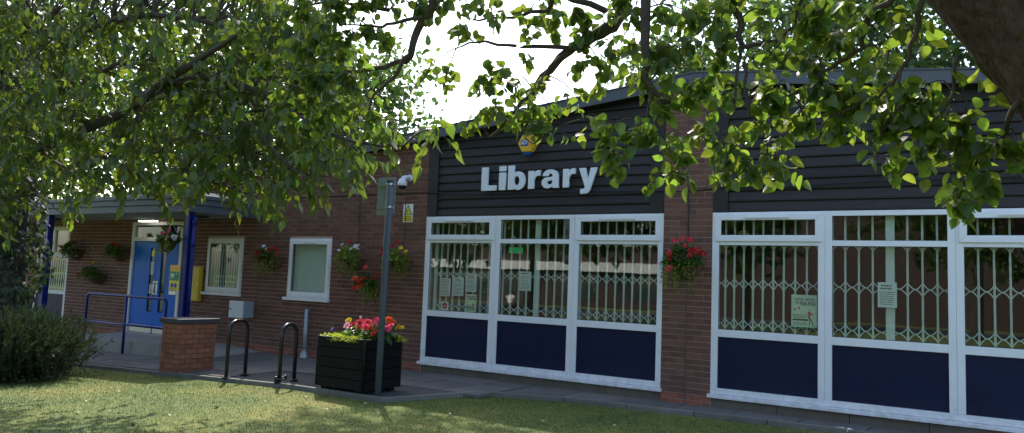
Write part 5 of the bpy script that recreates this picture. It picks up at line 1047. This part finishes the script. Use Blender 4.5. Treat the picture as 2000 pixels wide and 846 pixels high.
# people at a picnic table on the green, mirrored in the window under the lettering
def seated_person(label, x, y, face, shirt, hair, lean=.15):
    """one continuous skinned figure sitting on a 0.45 m bench, hands on the table"""
    J = {'pelvis': (0, 0, .52, .15, .12), 'waist': (0, .03, .70, .13, .1), 'chest': (0, .03+lean*.4, .92, .165, .115), 'neck': (0, .06+lean*.6, 1.08, .055, .055), 'chin': (0, .09+lean*.7, 1.15, .07, .08), 'head': (0, .09+lean*.75, 1.25, .088, .1), 'crown': (0, .08+lean*.75, 1.33, .06, .07)}
    E_ = [('pelvis', 'waist'), ('waist', 'chest'), ('chest', 'neck'), ('neck', 'chin'), ('chin', 'head'), ('head', 'crown')]
    for sgn, n in ((-1, 'l'), (1, 'r')):
        J.update({n+'sh': (sgn*.18, .04+lean*.4, 1.0, .065, .06), n+'el': (sgn*.24, .16+lean*.5, .78, .05, .045), n+'wr': (sgn*.14, .42, .79, .034, .03), n+'ha': (sgn*.10, .50, .785, .04, .022), n+'hip': (sgn*.1, .03, .50, .1, .09), n+'kn': (sgn*.12, .45, .50, .07, .065), n+'an': (sgn*.12, .42, .09, .045, .04), n+'to': (sgn*.12, .58, .04, .04, .03)})
        E_ += [('chest', n+'sh'), (n+'sh', n+'el'), (n+'el', n+'wr'), (n+'wr', n+'ha'), ('pelvis', n+'hip'), (n+'hip', n+'kn'), (n+'kn', n+'an'), (n+'an', n+'to')]
        for k in range(5):
            a = (-.035+.0175*k)*sgn; f = n+'f%d' % k; J[f] = (sgn*.10+a*(1.2 if k else 1.7), .50+(.05+.008*(2-abs(k-2.5))) if k else .515, .775, .01, .009); E_.append((n+'ha', f))
    ks = list(J); me = bpy.data.meshes.new('person'); me.from_pydata([J[k][:3] for k in ks], [(ks.index(a), ks.index(b)) for a, b in E_], [])
    o = bpy.data.objects.new('tmp', me); COL.objects.link(o); o.modifiers.new('s', 'SKIN'); sv = me.skin_vertices[0].data
    for i, k in enumerate(ks): sv[i].radius = J[k][3:5]
    sv[0].use_root = True; o.modifiers.new('d', 'SUBSURF').levels = 1; bpy.context.view_layer.update()
    m2 = bpy.data.meshes.new_from_object(o.evaluated_get(bpy.context.evaluated_depsgraph_get())); bpy.data.objects.remove(o)
    m2.materials.clear(); [m2.materials.append(MATS[k]) for k in (shirt, 'trousers', 'skin')]
    for p in m2.polygons:
        c = p.center; p.use_smooth = True; p.material_index = 2 if (c.z > 1.07 or (c.y > .33 and c.z > .7)) else (1 if c.z < .6 else 0)
    t = thing('person', label, 'person', (x, y, LW(x, y)))
    b = bpy.data.objects.new('body', m2); COL.objects.link(b); b.parent = t; t.rotation_euler = (0, 0, face)
    m = MB(); m.lathe([(.0, .125), (.06, .11), (.1, .06), (.108, .0), (.1, -.06)], (0, .075+lean*.75, 1.25), 14); hm = m.build('hair', hair, None, True); hm.parent = t; hm.matrix_parent_inverse = Matrix()
    m = MB(); m.lathe([(.0, .012), (.012, .0), (.0, -.018)], (0, .185+lean*.75, 1.22), 8); nm = m.build('nose', 'skin', None, True); nm.parent = t; nm.matrix_parent_inverse = Matrix()
TX, TY = -19.0, -25.0
tb_ = thing('picnic_table', 'wooden picnic table on the green mirrored in the middle bay', 'table', (TX, TY, LW(TX, TY)))
for k in range(5): bx('plank', 'wood', tb_, TX-.9, TX+.9, TY-.37+.15*k, TY-.23+.15*k, .77, .80)
for sg in (-1, 1):
    for k in (0, 1): bx('bench_plank', 'wood', tb_, TX-.9, TX+.9, TY+sg*.72-.14+.15*k, TY+sg*.72-.01+.15*k, .44, .475)
    MB().tube([(TX+sg*.65, TY-.75, .03), (TX+sg*.65, TY-.25, .77)], .04, 6).build('leg', 'wood', tb_); MB().tube([(TX+sg*.65, TY+.75, .03), (TX+sg*.65, TY+.25, .77)], .04, 6).build('leg', 'wood', tb_); bx('brace', 'wood', tb_, TX+sg*.65-.03, TX+sg*.65+.03, TY-.85, TY+.85, .36, .435)
seated_person('person in a pink top sitting at the picnic table, mirrored in the glass', TX-.45, TY-.72, 0, 'shirt_pink', 'hair'); seated_person('person in a white top sitting at the picnic table, mirrored in the glass', TX+.4, TY+.72, PI, 'shirt_white', 'hair')
